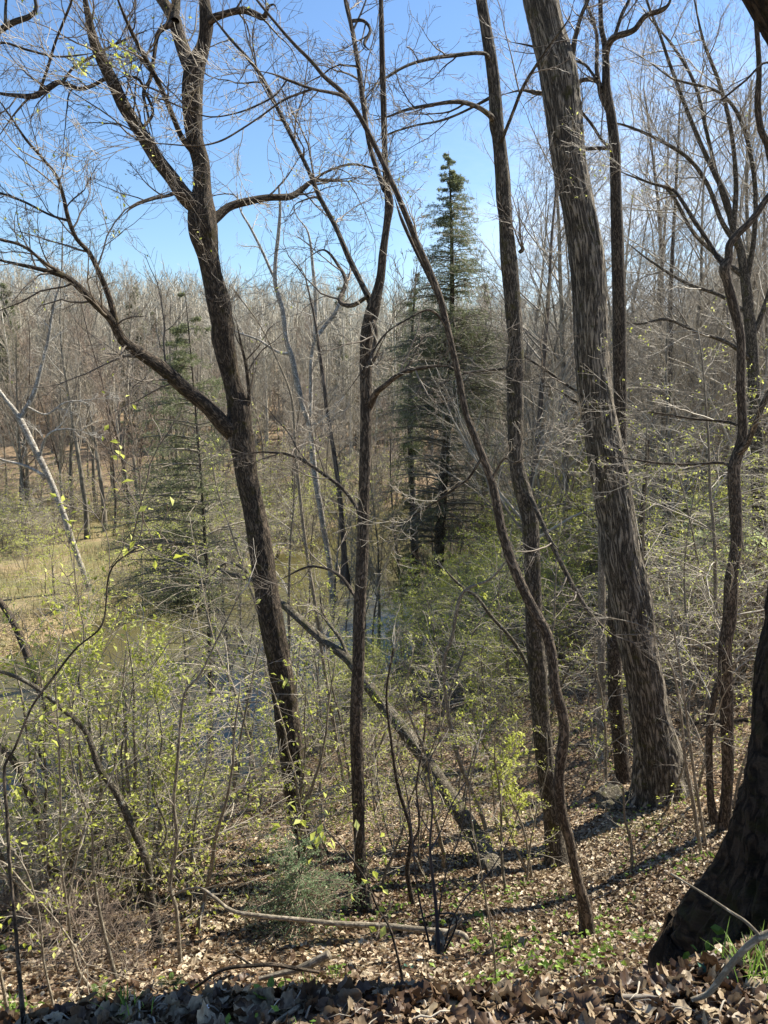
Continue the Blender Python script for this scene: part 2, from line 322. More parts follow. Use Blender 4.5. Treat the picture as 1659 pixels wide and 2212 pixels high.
def ground_mat():
    m, t, o = newmat('leaf_strewn_earth'); l = t.links.new
    g = ND(t, 'ShaderNodeNewGeometry'); sx = ND(t, 'ShaderNodeSeparateXYZ'); l(g.outputs['Position'], sx.inputs[0])
    v = ND(t, 'ShaderNodeTexVoronoi'); v.inputs['Scale'].default_value = 20; l(g.outputs['Position'], v.inputs[0])
    sc_ = ND(t, 'ShaderNodeSeparateColor'); l(v.outputs['Color'], sc_.inputs[0])
    r = ramp(t, [(0, (.05, .03, .017)), (.35, (.16, .105, .062)), (.7, (.31, .22, .14)), (1, (.50, .39, .26))]); l(sc_.outputs[0], r.inputs[0])
    n = ND(t, 'ShaderNodeTexNoise'); n.inputs['Scale'].default_value = .8; n.inputs['Detail'].default_value = 6; l(g.outputs['Position'], n.inputs[0])
    nr = ND(t, 'ShaderNodeMapRange'); nr.inputs[1].default_value = .52; nr.inputs[2].default_value = .68; l(n.outputs[0], nr.inputs[0])
    gm = ND(t, 'ShaderNodeMix', data_type='RGBA'); gm.inputs[7].default_value = (.10, .13, .035, 1)
    gf = ND(t, 'ShaderNodeMath', operation='MULTIPLY'); gf.inputs[1].default_value = .55; l(nr.outputs[0], gf.inputs[0]); l(gf.outputs[0], gm.inputs[0]); l(r.outputs[0], gm.inputs[6])
    # dry tan grass on the far flood plain: world y beyond about 40
    fm = ND(t, 'ShaderNodeMapRange', interpolation_type='SMOOTHSTEP'); fm.inputs[1].default_value = 33; fm.inputs[2].default_value = 42; l(sx.outputs[1], fm.inputs[0])
    n2 = ND(t, 'ShaderNodeTexNoise'); n2.inputs['Scale'].default_value = .35; n2.inputs['Detail'].default_value = 8; n2.inputs['Roughness'].default_value = .7; l(g.outputs['Position'], n2.inputs[0])
    fr = ramp(t, [(.30, (.11, .12, .045)), (.45, (.18, .165, .075)), (.6, (.27, .21, .12)), (.75, (.22, .16, .09))]); l(n2.outputs[0], fr.inputs[0])
    fx = ND(t, 'ShaderNodeMix', data_type='RGBA'); l(fm.outputs[0], fx.inputs[0]); l(gm.outputs[2], fx.inputs[6]); l(fr.outputs[0], fx.inputs[7])
    # brown leaf-covered floor of the woods farther back
    wm_ = ND(t, 'ShaderNodeMapRange', interpolation_type='SMOOTHSTEP'); wm_.inputs[1].default_value = 62; wm_.inputs[2].default_value = 84; l(sx.outputs[1], wm_.inputs[0])
    wr = ramp(t, [(.3, (.13, .10, .06)), (.5, (.25, .18, .11)), (.7, (.33, .235, .15))]); l(n2.outputs[0], wr.inputs[0])
    fw = ND(t, 'ShaderNodeMix', data_type='RGBA'); l(wm_.outputs[0], fw.inputs[0]); l(fx.outputs[2], fw.inputs[6]); l(wr.outputs[0], fw.inputs[7])
    p = ND(t, 'ShaderNodeBsdfPrincipled'); p.inputs['Roughness'].default_value = .9; p.inputs['Specular IOR Level'].default_value = .2; l(fw.outputs[2], p.inputs['Base Color'])
    b = ND(t, 'ShaderNodeBump'); b.inputs['Strength'].default_value = .8; b.inputs['Distance'].default_value = .03; l(sc_.outputs[1], b.inputs['Height']); l(b.outputs[0], p.inputs['Normal'])
    l(p.outputs[0], o.inputs[0]); return m
def water_mat():
    m, t, o = newmat('river_water'); l = t.links.new
    g = ND(t, 'ShaderNodeNewGeometry'); mp = ND(t, 'ShaderNodeMapping'); mp.inputs['Scale'].default_value = (1, .45, 1); l(g.outputs['Position'], mp.inputs[0])
    n = ND(t, 'ShaderNodeTexNoise'); n.inputs['Scale'].default_value = 1.6; n.inputs['Detail'].default_value = 5; l(mp.outputs[0], n.inputs[0])
    p = ND(t, 'ShaderNodeBsdfPrincipled'); p.inputs['Base Color'].default_value = (.085, .075, .03, 1); p.inputs['Roughness'].default_value = .07; p.inputs['IOR'].default_value = 1.33; p.inputs['Specular IOR Level'].default_value = .9
    b = ND(t, 'ShaderNodeBump'); b.inputs['Strength'].default_value = .35; b.inputs['Distance'].default_value = .06; l(n.outputs[0], b.inputs['Height']); l(b.outputs[0], p.inputs['Normal'])
    l(p.outputs[0], o.inputs[0]); return m

# ------------------------------------------------------------------ ground and river
def axis(a, b, n, fine, c=0.0):
    k = np.linspace(-1, 1, n); k = np.sign(k) * np.abs(k)
    e = np.sinh(k * fine) / np.sinh(fine); return np.where(e < 0, c + e * (c - a), c + e * (b - c))
gx = axis(-700, 700, 380, 7.0, .2); gy = axis(-60, 1100, 520, 6.6, 2.2)
X, Yg = np.meshgrid(gx, gy); Z = gz(X, Yg); V = np.stack([X, Yg, Z], -1).reshape(-1, 3)
ii = np.arange(len(gx) * len(gy)).reshape(len(gy), len(gx))
Q = np.stack([ii[:-1, :-1], ii[:-1, 1:], ii[1:, 1:], ii[1:, :-1]], -1).reshape(-1, 4)
tag(obj('ground', mesh_np('ground', V, [Q]), ground_mat()), kind='structure')
d = np.array([.415, .91]); nrm = np.array([-.91, .415]); cl = []
for s_, tt in ((13, -60), (34, -60), (34, 230), (13, 230)):
    q = nrm * s_ + d * tt; cl.append((q[0], q[1], WATER))
wm = bpy.data.meshes.new('river_water'); wm.from_pydata(cl, [], [(0, 1, 2, 3)])
tag(obj('river_water', wm, water_mat()), kind='structure')

# ------------------------------------------------------------------ traced trees
def trace(pts, Y0, Y1=None, K=40, ext=0):
    """pts (u, v, w) in the picture, at distance Y0..Y1 -> centre line and radii"""
    P = []
    last = 6
    for k, p in enumerate(pts):
        wd = p[2] if len(p) > 2 else None
        P.append([p[0], p[1], np.nan if wd is None else wd])
    P = np.array(P, float); bad = np.isnan(P[:, 2])
    ix = np.arange(len(P)); P[bad, 2] = np.interp(ix[bad], ix[~bad], P[~bad, 2]) if (~bad).any() else 5
    s = np.linspace(0, 1, len(P)); Ys = Y0 + ((Y1 if Y1 is not None else Y0) - Y0) * s
    o = []
    for (u, v, wd), Y in zip(P, Ys):
        q, t = at(u, v, Y); o.append([*q, .5 * wd * t / F])
    c = catmull(np.array(o), K); return c[:, :3], np.maximum(c[:, 3], .002)
def depth_at(P, pt):
    """depth of a centre line where the limb point (u, v) leaves it"""
    best = None
    r = ray(*pt[:2])
    rel = P - np.array([0, 0, EYE]); t = rel[:, 1] / r[1]
    q = r * t[:, None]; k = np.argmin(np.linalg.norm(q - rel, axis=1) / t); return P[k, 1]
def crown(limbs, rng, every=.35, l1=1.0, m2=5, m3=4, ang=48, wig=.2, up=.05, rmin=.0018, rmax=.012, sides=3, t0=.22, lv=3, tintr=(0, 1), flat=0.0):
    g = Geo(); last = []
    for P, r in limbs:
        Lg = np.linalg.norm(np.diff(P, axis=0), axis=1).sum(); m = max(3, int(Lg / every))
        a, ra = grow(P[None], r[None], m, rng, t0=t0, t1=1, length=l1 * (0.55 + .45 * min(1, Lg / 3)), ang=ang, nseg=8, wig=wig, up=up, rf=.5, rmax=rmax, rmin=rmin, flat=flat)
        e_, re_ = grow(P[None], r[None], 3, rng, t0=.97, t1=.999, length=l1 * 1.6, ang=22, nseg=8, wig=wig, up=up, rf=.9, rmax=rmax, rmin=rmin)
        a = np.concatenate([a, e_]); ra = np.concatenate([ra, re_])
        tubes(g, a, ra, sides + 1, tint=rng.uniform(*tintr, len(a)))
        b, rb = grow(a, ra, m2, rng, t0=.15, lf=.5, ang=42, nseg=6, wig=wig, up=up, rf=.6, rmin=rmin, flat=flat)
        tubes(g, b, rb, sides, tint=rng.uniform(*tintr, len(b))); last.append(b)
        if lv > 2:
            c, rc = grow(b, rb, m3, rng, t0=.15, lf=.48, ang=42, nseg=4, wig=wig, up=up, rf=.7, rmin=rmin, flat=flat)
            tubes(g, c, rc, 3, tint=rng.uniform(*tintr, len(c))); last.append(c)
    return g, last
def local(g, org):
    g.V = [v - org for v in g.V]; return g
SEED = [1]
def traced_tree(name, label, cat, mat, trunk, limbs=(), Y=None, Y1=None, twigmat='twigd', K=160, sides=28, rough=.07, every=.24, l1=1.3, twigs=True, flare=.7,
                m2=7, m3=5, extra=None, leafp=None, base=True, group=None, rs=None, trunk_twigs=False, rmin=.0018, up=.05, rmax=.012, lsides=12, fl_h=.22, seed=None, ntoe=5, t0=.22):
    SEED[0] += 1; rng = np.random.default_rng(seed or SEED[0] * 17)
    if Y is None: Y = float(hit(trunk[0][0], trunk[0][1])[1])
    P, r = trace(trunk, Y, Y1, K)
    if base:
        dz = P[0] - P[3]; dz = norm(dz * np.array([.35, .35, 1])); P = np.concatenate([[P[0] + dz * .6, P[0] + dz * .25], P]); r = np.concatenate([[r[0] * 1.05, r[0] * 1.02], r])
    org = P[0].copy() if base else P[0].copy()
    root = empty(name, org, label, cat, group)
    ph = rng.uniform(0, 6.28, 3)
    def fl(arc, th):
        h = np.clip(arc - .5, 0, None)[:, :, None]; e = np.exp(-h / fl_h)
        toe = .5 + .5 * np.cos(ntoe * th[None, None] + ph[0]) * (.6 + .4 * np.cos(2 * th + ph[1]))
        return flare * e * (.45 + .55 * toe)
    g = Geo(); tubes(g, P - org, r, sides, rough, rs or 6.0, flare=fl if (base and flare) else None)
    obj('trunk', g, M[mat], root)
    segs = [(P, r)] if trunk_twigs else []
    placed = []
    def put_twigs(seg, par):
        g, last = crown([seg], rng, every=every, l1=l1, m2=m2, m3=m3, rmin=rmin, up=up, rmax=rmax, t0=t0)
        obj('twigs', local(g, org), M[twigmat], par)
        if leafp:
            lg = Geo()
            for Q_ in last: leaves(lg, Q_ - org, rng, **{k: v for k, v in leafp.items() if k != 'mat'})
            if lg.n: obj('leaves', lg, M[leafp.get('mat', 'leafg')], par, smooth=False)
    if trunk_twigs: put_twigs((P, r), root)
    for lb in limbs:
        pts = lb[0]; dY = lb[1] if len(lb) > 1 else 0; src = lb[2] if len(lb) > 2 else None
        par = P if src is None else placed[src][0]
        Yb = depth_at(par, pts[0])
        lp, lr = trace(pts, Yb, Yb + dY, 48); lr = lr * np.clip((1 - np.linspace(0, 1, 48)) / .25, .12, 1) ** .6; placed.append((lp, lr))
        gg = Geo(); tubes(gg, lp - org, lr, lsides if lr.max() > .02 else 6, rough * .7, 8.0, org=np.array([.7, .3, len(placed) * 1.7])); lo = obj('limb', gg, M[mat], root)
        if twigs: put_twigs((lp, lr), lo)
    return root, P, r

BUD = dict(per=1, size=.03, frac=.12)
traced_tree('forked_tree', 'large dark tree left of centre with forked crown and long mossy limb reaching left', 'tree', 'oak',
    [(672,1850,60),(665,1800,52),(650,1760,53),(629,1610,51),(610,1460,50),(585,1330,50),(570,1230,50),(553,1130,47),(531,1030,46),(525,980,50),(516,930,56),(515,880,48),(502,830,37),(491,780,42),(481,730,46),(480,700,45),(471,650,47),(459,600,40),(449,550,42),(439,500,56),(436,450,53),(437,400,36),(434,350,35),(421,300,37),(416,225,45),(418,165,44),(424,140,40),(439,100,28),(446,50,28),(442,0,22),(436,-60,20)],
    [([(440,455,36),(418,440,36),(400,425,34),(372,385,30),(340,345,30),(325,320,30),(300,280,28),(268,230,28),(245,180,26),(225,140,25),(203,90,22),(192,40,20),(184,0,18),(176,-70,15)], -.6),
     ([(505,935,40),(485,920,35),(450,880,31),(400,840,30),(350,795,30),(300,762,26),(265,735,23),(240,690,19),(210,660,18),(165,615,14),(140,597,12),(80,580,10),(0,562,9),(-70,540,6)], -1.6),
     ([(253,712,16),(240,655,13),(215,590,11),(192,545,10),(165,515,9),(147,470,9),(137,425,8),(122,380,7),(90,340,6),(55,300,6),(25,255,5),(0,220,5),(-40,170,3)], -.7, 1),
     ([(150,602,8),(120,582,8),(100,570,7),(50,532,6),(0,517,6),(-60,500,4)], -.6, 1),
     ([(148,477,6),(110,465,5),(50,435,5),(0,417,5),(-50,400,3)], .4, 2),
     ([(440,490,26),(467,470,20),(495,447,17),(535,435,16),(580,427,14),(625,425,14),(645,415,13),(675,392,10),(715,390,10),(760,392,8)], .8),
     ([(650,412,8),(690,380,6),(720,365,5),(760,355,5),(800,362,4),(850,380,2)], .4, 5),
     ([(418,160,32),(402,125,28),(386,75,28),(375,40,28),(360,15,24),(335,-20,20),(300,-70,16)], .5),
     ([(378,45,18),(382,0,16),(384,-60,14)], .3),
     ([(446,55,20),(457,42,18),(480,32,14),(525,22,14),(550,30,13),(570,37,12),(580,15,7),(592,10,6),(600,25,5)], -.4),
     ([(425,335,16),(395,300,12),(375,255,11),(350,195,11),(325,145,10),(300,100,9),(280,60,8),(255,0,7),(235,-60,5)], -1.0),
     ([(372,50,14),(343,70,10),(333,120,8),(325,170,8),(310,200,7),(318,240,6),(332,300,5)], -.5),
     ([(250,178,14),(230,170,9),(200,185,8),(170,192,8),(145,182,10),(125,178,10),(100,192,11),(75,207,12),(40,207,9),(0,202,9),(-60,190,6)], -1.2),
     ([(135,178,7),(160,145,6),(195,125,6),(240,100,5),(290,77,4),(330,60,3)], .5, 12),
     ([(85,200,6),(105,140,6),(120,90,5),(140,40,5),(155,0,5),(165,-50,3)], -.3, 12),
     ([(325,310,8),(300,290,7),(330,245,6),(312,195,6),(300,172,6),(270,165,5),(250,175,4)], -.4),
     ([(395,405,10),(370,420,8),(330,430,6),(290,445,5),(260,470,3)], -.6, 0),
     ([(520,880,10),(537,870,9),(533,800,7),(520,740,5),(510,690,3)], -.1),
    ], twigmat='twigd', sides=64, K=400, rough=.17, rs=9, every=.2, l1=1.25, leafp=dict(per=1, size=.045, frac=.05, mat='leafg'))

traced_tree('slender_tree', 'straight brown tree in the centre that forks high into several long stems', 'tree', 'brown',
    [(785,1970,40),(781,1930,32),(776,1800,24),(774,1700,26),(770,1560,26),(774,1430,27),(777,1305,26),(783,1180,25),(786,1080,23),(789,980,23),(791,880,24),(790,800,25),(793,720,26),(805,670,28),(814,635,22),(822,600,19),(827,550,18),(835,490,16),(841,440,20),(835,400,15),(832,350,13),(828,200,13),(825,100,12),(823,0,10),(821,-60,9)],
    [([(803,655,18),(795,640,14),(780,610,12),(755,560,12),(725,490,10),(690,425,10),(665,365,9),(630,295,9),(590,215,8),(565,165,8),(530,120,7),(490,75,7),(450,20,6),(430,-30,5)], 1.2),
     ([(832,410,14),(825,395,11),(800,320,10),(785,225,11),(775,150,10),(760,60,10),(745,0,9),(738,-60,8)], .8),
     ([(762,45,8),(785,45,7),(800,65,7),(787,95,7),(800,110,4)], -.3, 1),
     ([(796,880,18),(812,850,14),(829,835,11),(870,805,10),(930,792,8),(972,790,7)], -.6),
     ([(778,1110,12),(772,1098,8),(740,1055,8),(700,1025,7),(655,995,7),(615,980,6),(550,978,4),(500,995,3)], .9),
     ([(775,1300,11),(765,1285,8),(740,1250,8),(710,1230,6),(665,1225,5),(600,1255,4)], .6),
     ([(800,680,10),(812,720,9),(800,790,8),(830,730,4)], -.3),
     ([(795,640,8),(760,660,10),(735,650,10),(747,610,9),(735,580,7),(700,540,5),(660,560,4)], 1.0),
    ], twigmat='twigd', sides=36, K=280, rough=.16, rs=12, every=.26, l1=1.2)

traced_tree('leaning_sapling', 'thin curving brown tree that leans left across the centre from the right', 'tree', 'brown',
    [(1269,2020,27),(1263,1960,26),(1250,1910,22),(1244,1885,20),(1229,1810,22),(1214,1760,24),(1208,1685,22),(1212,1635,24),(1219,1585,24),(1214,1535,22),(1199,1485,22),(1192,1415,22),(1179,1365,22),(1154,1320,22),(1129,1270,21),(1104,1210,21),(1084,1145,19),(1074,1095,19),(1062,1040,17),(1044,990,16),(1024,940,16),(1007,895,14),(994,830,14),(979,760,13),(967,710,14),(949,640,15),(924,575,14),(899,520,13),(877,465,13),(854,410,12),(829,355,11),(795,285,11),(770,240,10),(740,200,10),(700,165,9),(675,135,8),(635,95,7),(600,55,6),(555,0,5),(520,-50,4)],
    [([(755,218,8),(735,205,8),(715,200,7),(675,192,6),(620,172,6),(590,160,4),(540,150,3)], -.6),
     ([(675,192,5),(615,215,5),(565,250,4),(520,280,4),(475,305,4),(425,315,3),(325,310,3),(270,320,2)], -.6, 0),
     ([(620,173,4),(595,205,4),(550,230,4),(500,247,3),(450,252,3),(400,235,3),(350,215,3),(250,200,2)], -.4, 0),
     ([(949,645,9),(929,605,8),(895,535,8),(867,472,8),(850,420,4)], .25),
     ([(970,712,6),(930,670,5),(880,690,4),(829,725,4),(790,790,3),(740,860,3)], -.4),
     ([(1062,1035,6),(1090,990,5),(1110,1000,4),(1140,985,3)], -.2),
     ([(1040,990,6),(1010,1035,5),(975,1060,5),(940,1085,4),(880,1120,3)], .3),
    ], twigmat='twig', sides=22, K=240, every=.3, l1=1.0, rough=.05, m3=4)

traced_tree('knotty_tree', 'straight dark knotty tree right of centre standing beside the thin leaning stem', 'tree', 'grey',
    [(1206,1870,50),(1198,1820,40),(1194,1760,39),(1180,1660,39),(1170,1560,36),(1163,1460,38),(1156,1380,37),(1152,1280,35),(1148,1180,34),(1141,1105,37),(1127,1055,36),(1115,1005,31),(1113,930,33),(1113,870,36),(1112,840,33),(1113,800,37),(1113,730,30),(1111,700,33),(1105,625,33),(1098,550,33),(1092,475,27),(1088,430,31),(1087,400,32),(1078,300,28),(1073,270,31),(1071,225,29),(1064,150,27),(1052,75,25),(1040,0,23),(1032,-70,22)],
    [([(1066,262,16),(1059,250,12),(1029,230,10),(989,220,9),(929,227,7),(879,237,6),(829,255,5),(790,262,3)], -.8),
     ([(1060,130,10),(1044,115,8),(979,120,8),(929,127,7),(879,142,6),(829,172,6),(800,210,3)], -.9),
     ([(1070,205,8),(1004,240,5),(954,260,5),(894,272,4),(829,295,4),(790,330,2)], .5),
     ([(1080,310,9),(1087,295,8),(1109,240,7),(1129,190,7),(1159,140,6),(1189,95,5),(1229,40,5),(1240,0,4)], -.9),
     ([(1138,1060,14),(1149,1080,11),(1169,1125,10),(1194,1180,10),(1224,1240,10),(1249,1285,10),(1279,1330,10),(1309,1360,10),(1332,1377,8)], -1.0),
     ([(1122,545,8),(1128,540,9),(1130,530,6)], -.05),
     ([(1105,795,7),(1050,800,6),(1010,805,5),(985,815,4)], .3),
    ], twigmat='twigd', sides=32, K=320, rough=.15, rs=9, every=.28, l1=1.2)

traced_tree('huge_tree', 'thickest furrowed grey trunk on the right with a mossy flared base', 'tree', 'tulip',
    [(1430,1725,126),(1428,1690,112),(1420,1620,96),(1407,1560,82),(1391,1460,76),(1375,1380,78),(1360,1280,81),(1342,1205,78),(1334,1130,77),(1317,1030,77),(1299,930,71),(1284,830,70),(1276,730,68),(1274,650,69),(1267,550,73),(1250,450,68),(1229,350,70),(1217,250,74),(1203,150,76),(1184,75,71),(1168,0,72),(1150,-90,68)],
    [([(1228,140,20),(1236,118,14),(1244,75,10),(1257,30,8),(1270,0,8),(1280,-50,6)], -.3),
     ([(1300,915,10),(1290,900,9),(1260,875,8),(1235,862,7),(1200,840,5),(1160,830,4)], .4),
     ([(1270,855,8),(1245,845,7),(1180,800,6),(1120,760,4),(1100,735,3)], .5),
     ([(1275,1190,26),(1320,1215,24)], -.1)
    ][:3], twigmat='twigd', sides=110, K=520, rough=.12, rs=13, every=.3, l1=1.2, flare=.22, fl_h=.30, ntoe=5)

traced_tree('background_tree', 'upright brown tree just behind the thickest trunk, forked near the top', 'tree', 'brown',
    [(1350,1690,42),(1345,1660,33),(1339,1610,30),(1329,1510,30),(1328,1460,30),(1327,1380,30),(1332,1200,29),(1338,1050,28),(1340,880,27),(1338,730,29),(1337,650,28),(1333,500,26),(1330,400,23),(1328,320,22),(1320,250,20),(1310,190,18),(1309,145,16),(1307,100,13),(1299,60,10),(1297,0,9),(1297,-60,7)],
    [([(1318,240,18),(1300,205,14),(1294,180,10),(1289,150,9),(1289,75,7),(1274,25,7),(1265,0,6),(1255,-50,5)], .3),
     ([(1309,120,14),(1315,95,14),(1329,80,14),(1369,65,12),(1394,35,11),(1429,22,11),(1445,8,8),(1455,-30,6)], -.6),
     ([(1326,85,8),(1344,30,8),(1359,0,7),(1370,-40,6)], .2, 1),
     ([(1298,190,11),(1289,175,10),(1264,172,9),(1242,180,9),(1169,202,8),(1129,195,6),(1084,205,5)], .3),
     ([(1290,170,7),(1284,165,6),(1264,140,6),(1239,130,5),(1149,100,5),(1099,90,4)], .5),
     ([(1325,322,9),(1304,320,8),(1264,322,7),(1240,325,4)], -.2),
     ([(1322,320,7),(1302,305,6),(1279,270,6),(1254,235,5),(1249,190,4)], -.2),
    ], twigmat='twigd', sides=24, K=160, every=.28, l1=1.3)

traced_tree('pale_tree', 'slim smooth pale trunk between the knotty tree and the thickest trunk', 'tree', 'sapl',
    [(1299,1640,26),(1299,1600,20),(1299,1460,17),(1300,1330,16),(1299,1155,14),(1296,1000,13),(1290,850,12),(1284,700,11),(1280,550,9),(1268,400,7),(1240,200,5)], [], twigmat='twig', trunk_twigs=True, sides=16, every=.5, l1=.8, rough=.03, Y1=15.5, t0=.5)

traced_tree('crooked_tree', 'crooked brown tree near the right edge with a burl where it forks', 'tree', 'brown',
    [(1564,1795,28),(1568,1740,22),(1572,1660,24),(1570,1560,26),(1570,1460,25),(1567,1405,25),(1577,1330,28),(1580,1255,28),(1590,1180,23),(1588,1080,26),(1586,1010,25),(1600,960,22),(1604,930,20),(1600,830,18),(1600,730,17),(1592,690,18),(1582,650,20),(1571,605,19),(1565,580,23),(1574,560,17),(1576,530,16),(1594,505,15),(1624,475,14),(1659,425,12),(1700,370,9)],
    [([(1567,575,14),(1549,555,10),(1529,520,9),(1499,475,9),(1474,435,8),(1454,410,7),(1404,395,5),(1354,370,4)], .6),
     ([(1542,1775,20),(1534,1710,15),(1533,1560,15),(1544,1500,14),(1557,1460,14),(1558,1380,12),(1574,1305,14)], .0),
     ([(1588,985,14),(1610,965,13),(1630,920,12),(1650,870,12),(1690,800,10)], -.4),
     ([(1590,1015,8),(1560,1000,7),(1500,1003,6),(1420,1000,5),(1350,990,3),(1280,985,3)], .8),
     ([(1600,920,6),(1560,910,6),(1500,905,5),(1440,895,4),(1370,885,3)], .6),
    ], twigmat='twig', sides=24, K=240, rough=.11, rs=9, every=.26, l1=1.3, leafp=dict(per=2, size=.03, frac=.12, mat='leafg'))

traced_tree('mossy_leaning_tree', 'mossy lichened trunk leaning far left behind the centre trees', 'tree', 'lichen',
    [(1066,1880,50),(1050,1850,42),(1029,1810,38),(994,1755,36),(954,1695,34),(904,1620,30),(854,1555,27),(829,1525,25),(780,1460,23),(750,1422,20),(700,1385,18),(650,1340,17),(610,1305,15),(550,1255,12),(500,1240,11),(475,1230,8)],
    [([(752,1420,9),(735,1380,8),(700,1330,7),(690,1270,5)], .5), ([(560,1260,8),(520,1225,6),(490,1215,5),(455,1245,4)], .4)], Y1=12.5, twigmat='twig', sides=28, every=.4, l1=1.0, rough=.10, flare=.15, leafp=dict(per=2, size=.04, frac=.25))

traced_tree('lichen_tree', 'lichen-spotted grey tree leaning left in the lower left thicket', 'tree', 'lichen',
    [(340,2045,22),(338,2000,18),(325,1935,18),(317,1860,17),(285,1785,16),(250,1710,15),(215,1660,14),(185,1580,12),(140,1535,11),(85,1490,10),(30,1460,8),(-40,1440,6)],
    [([(215,1660,8),(200,1610,7),(190,1540,6),(170,1480,5),(175,1430,4)], .5), ([(320,1870,6),(360,1800,5),(330,1700,5),(350,1600,4),(330,1480,3)], .5)], twigmat='twig', sides=22, every=.22, l1=.8, rough=.07, leafp=dict(per=3, size=.042, frac=.5))
traced_tree('lichen_tree', 'pale lichen-covered stem leaning left at the left edge, left of the other lichened tree', 'tree', 'lichen',
    [(150,2000,14),(145,1985,13),(135,1935,13),(115,1870,14),(90,1785,14),(60,1710,14),(30,1645,14),(0,1615,13),(-60,1560,10)],
    [([(92,1790,8),(100,1700,6),(85,1620,5),(100,1540,4),(80,1480,4)], .4)], twigmat='twig', sides=20, every=.2, l1=.8, rough=.07, leafp=dict(per=3, size=.042, frac=.5))
traced_tree('river_tree', 'dark reddish trunk leaning left over the river at the left edge', 'tree', 'brown',
    [(160,1770,24),(150,1700,20),(140,1635,20),(110,1550,18),(75,1460,17),(55,1405,16),(30,1345,15),(0,1300,13),(-60,1220,10)], [], twigmat='twig', sides=16, trunk_twigs=True, every=.6, l1=1.2, leafp=dict(per=1, size=.05, frac=.15))
traced_tree('white_tree', 'white-barked leaning tree at the far left across the river', 'tree', 'pale',
    [(198,1300,12),(185,1250,11),(160,1180,12),(135,1105,13),(105,1030,13),(75,970,14),(45,910,14),(30,885,10),(10,860,8),(-30,800,7),(-60,700,5)],
    [([(42,905,10),(50,895,10),(75,845,10),(90,790,7),(105,730,6),(115,665,5),(132,600,4),(135,500,3),(137,420,2)], .8),
     ([(85,990,7),(95,955,6),(110,935,6),(140,927,5),(175,930,4)], -.5), ([(95,1035,8),(90,1025,7),(50,1005,6),(10,995,5),(-30,980,4)], -.5),
     ([(60,880,5),(100,895,4),(140,870,4),(180,865,3),(220,860,2)], 1)], Y=43, twigmat='twigw', sides=14, every=1.2, l1=2.0, rmin=.006, rmax=.03, rough=.04, m3=3)
traced_tree('white_tree', 'tall white-barked tree behind the dark forked tree, right of it', 'tree', 'pale',
    [(720,1285,13),(710,1205,12),(700,1145,12),(685,1055,13),(675,980,13),(672,930,12),(655,880,12),(640,820,12),(630,770,11),(620,740,11),(610,670,10),(595,615,9),(595,565,8),(602,500,8),(605,450,6),(602,400,4)],
    [([(596,605,8),(585,585,6),(570,550,6),(540,490,5),(520,455,4),(510,400,3)], .8), ([(673,940,10),(670,905,9),(672,830,8),(672,780,8),(680,730,9),(682,650,8),(677,590,7),(665,500,5),(640,465,4),(630,420,3)], 1.2),
     ([(680,735,9),(690,720,9),(705,700,8),(725,675,8),(747,610,6),(770,560,4)], .8), ([(627,765,8),(600,760,6),(560,735,5),(500,710,4),(470,670,3)], 1.0)], Y=38, twigmat='twigw', sides=14, every=1.1, l1=1.9, rmin=.005, rmax=.028, rough=.04, m3=3)
traced_tree('background_tree', 'dark bent trunk standing just right of the tall white tree', 'tree', 'fardark',
    [(745,1230,14),(740,1145,11),(730,1040,10),(720,970,9),(705,880,8),(700,830,8),(690,760,7),(680,690,5),(660,600,3)], [], Y=31, twigmat='twig', sides=12, trunk_twigs=True, every=.8, l1=1.8, rmin=.004, rmax=.02)
traced_tree('background_tree', 'straight dark background trunk between the thickest trunk and the crooked tree', 'tree', 'fardark',
    [(1437,1150,14),(1437,1100,11),(1437,980,10),(1447,880,10),(1449,730,10),(1448,650,9),(1455,500,7),(1464,330,5),(1470,200,3)], [], Y=26, twigmat='twig', sides=12, trunk_twigs=True, every=.7, l1=1.8, rmin=.004, rmax=.02, t0=.3)
traced_tree('spreading_tree', 'large bare tree at upper right whose long limbs sweep up to the left', 'tree', 'grey',
    [(1650,1300,34),(1640,1100,28),(1632,900,26),(1625,760,24),(1612,620,22),(1600,540,18),(1580,480,13),(1569,430,11),(1539,365,10),(1509,300,9),(1479,225,8),(1444,130,7),(1424,70,6),(1400,10,5),(1380,-60,4)],
    [([(1600,540,14),(1560,480,10),(1529,400,9),(1490,345,8),(1429,305,7),(1349,270,6),(1300,262,4)], -1), ([(1610,600,12),(1560,560,9),(1500,505,8),(1444,410,7),(1404,395,5),(1350,375,4),(1300,350,3)], .5),
     ([(1595,520,12),(1554,400,9),(1530,300,8),(1500,180,7),(1454,100,6),(1404,40,5),(1369,-10,4)], 1.5), ([(1585,490,12),(1590,400,10),(1579,280,9),(1554,180,8),(1520,90,6),(1500,0,5),(1490,-60,4)], 0),
     ([(1612,620,12),(1630,500,10),(1629,380,9),(1600,260,8),(1554,200,6),(1454,170,5),(1404,135,4),(1344,100,4)], -1), ([(1618,680,10),(1560,640,8),(1480,610,7),(1400,560,5),(1350,520,4)], 1), ([(1622,740,12),(1659,640,10),(1690,520,8),(1700,380,6)], 0),
     ([(1625,780,10),(1570,740,8),(1500,715,7),(1440,690,6),(1380,700,4),(1320,690,3)], -1)], Y=19, twigmat='twig', sides=20, every=.4, l1=2.2, rmin=.003, rmax=.016, m2=8)
traced_tree('dark_edge_tree', 'gnarled dark stem along the top right edge', 'tree', 'oak',
    [(1690,1500,26),(1700,1200,22),(1700,900,20),(1690,600,18),(1678,420,17),(1659,315,15),(1644,280,14),(1637,225,14),(1640,150,11),(1634,50,10),(1628,-40,9)],
    [([(1680,450,9),(1700,200,6),(1659,135,5),(1609,175,5),(1554,220,4),(1510,260,4),(1469,280,3)], -.5)], Y=9.5, twigmat='twigd', sides=18, every=.6, l1=.8, base=False, flare=0)
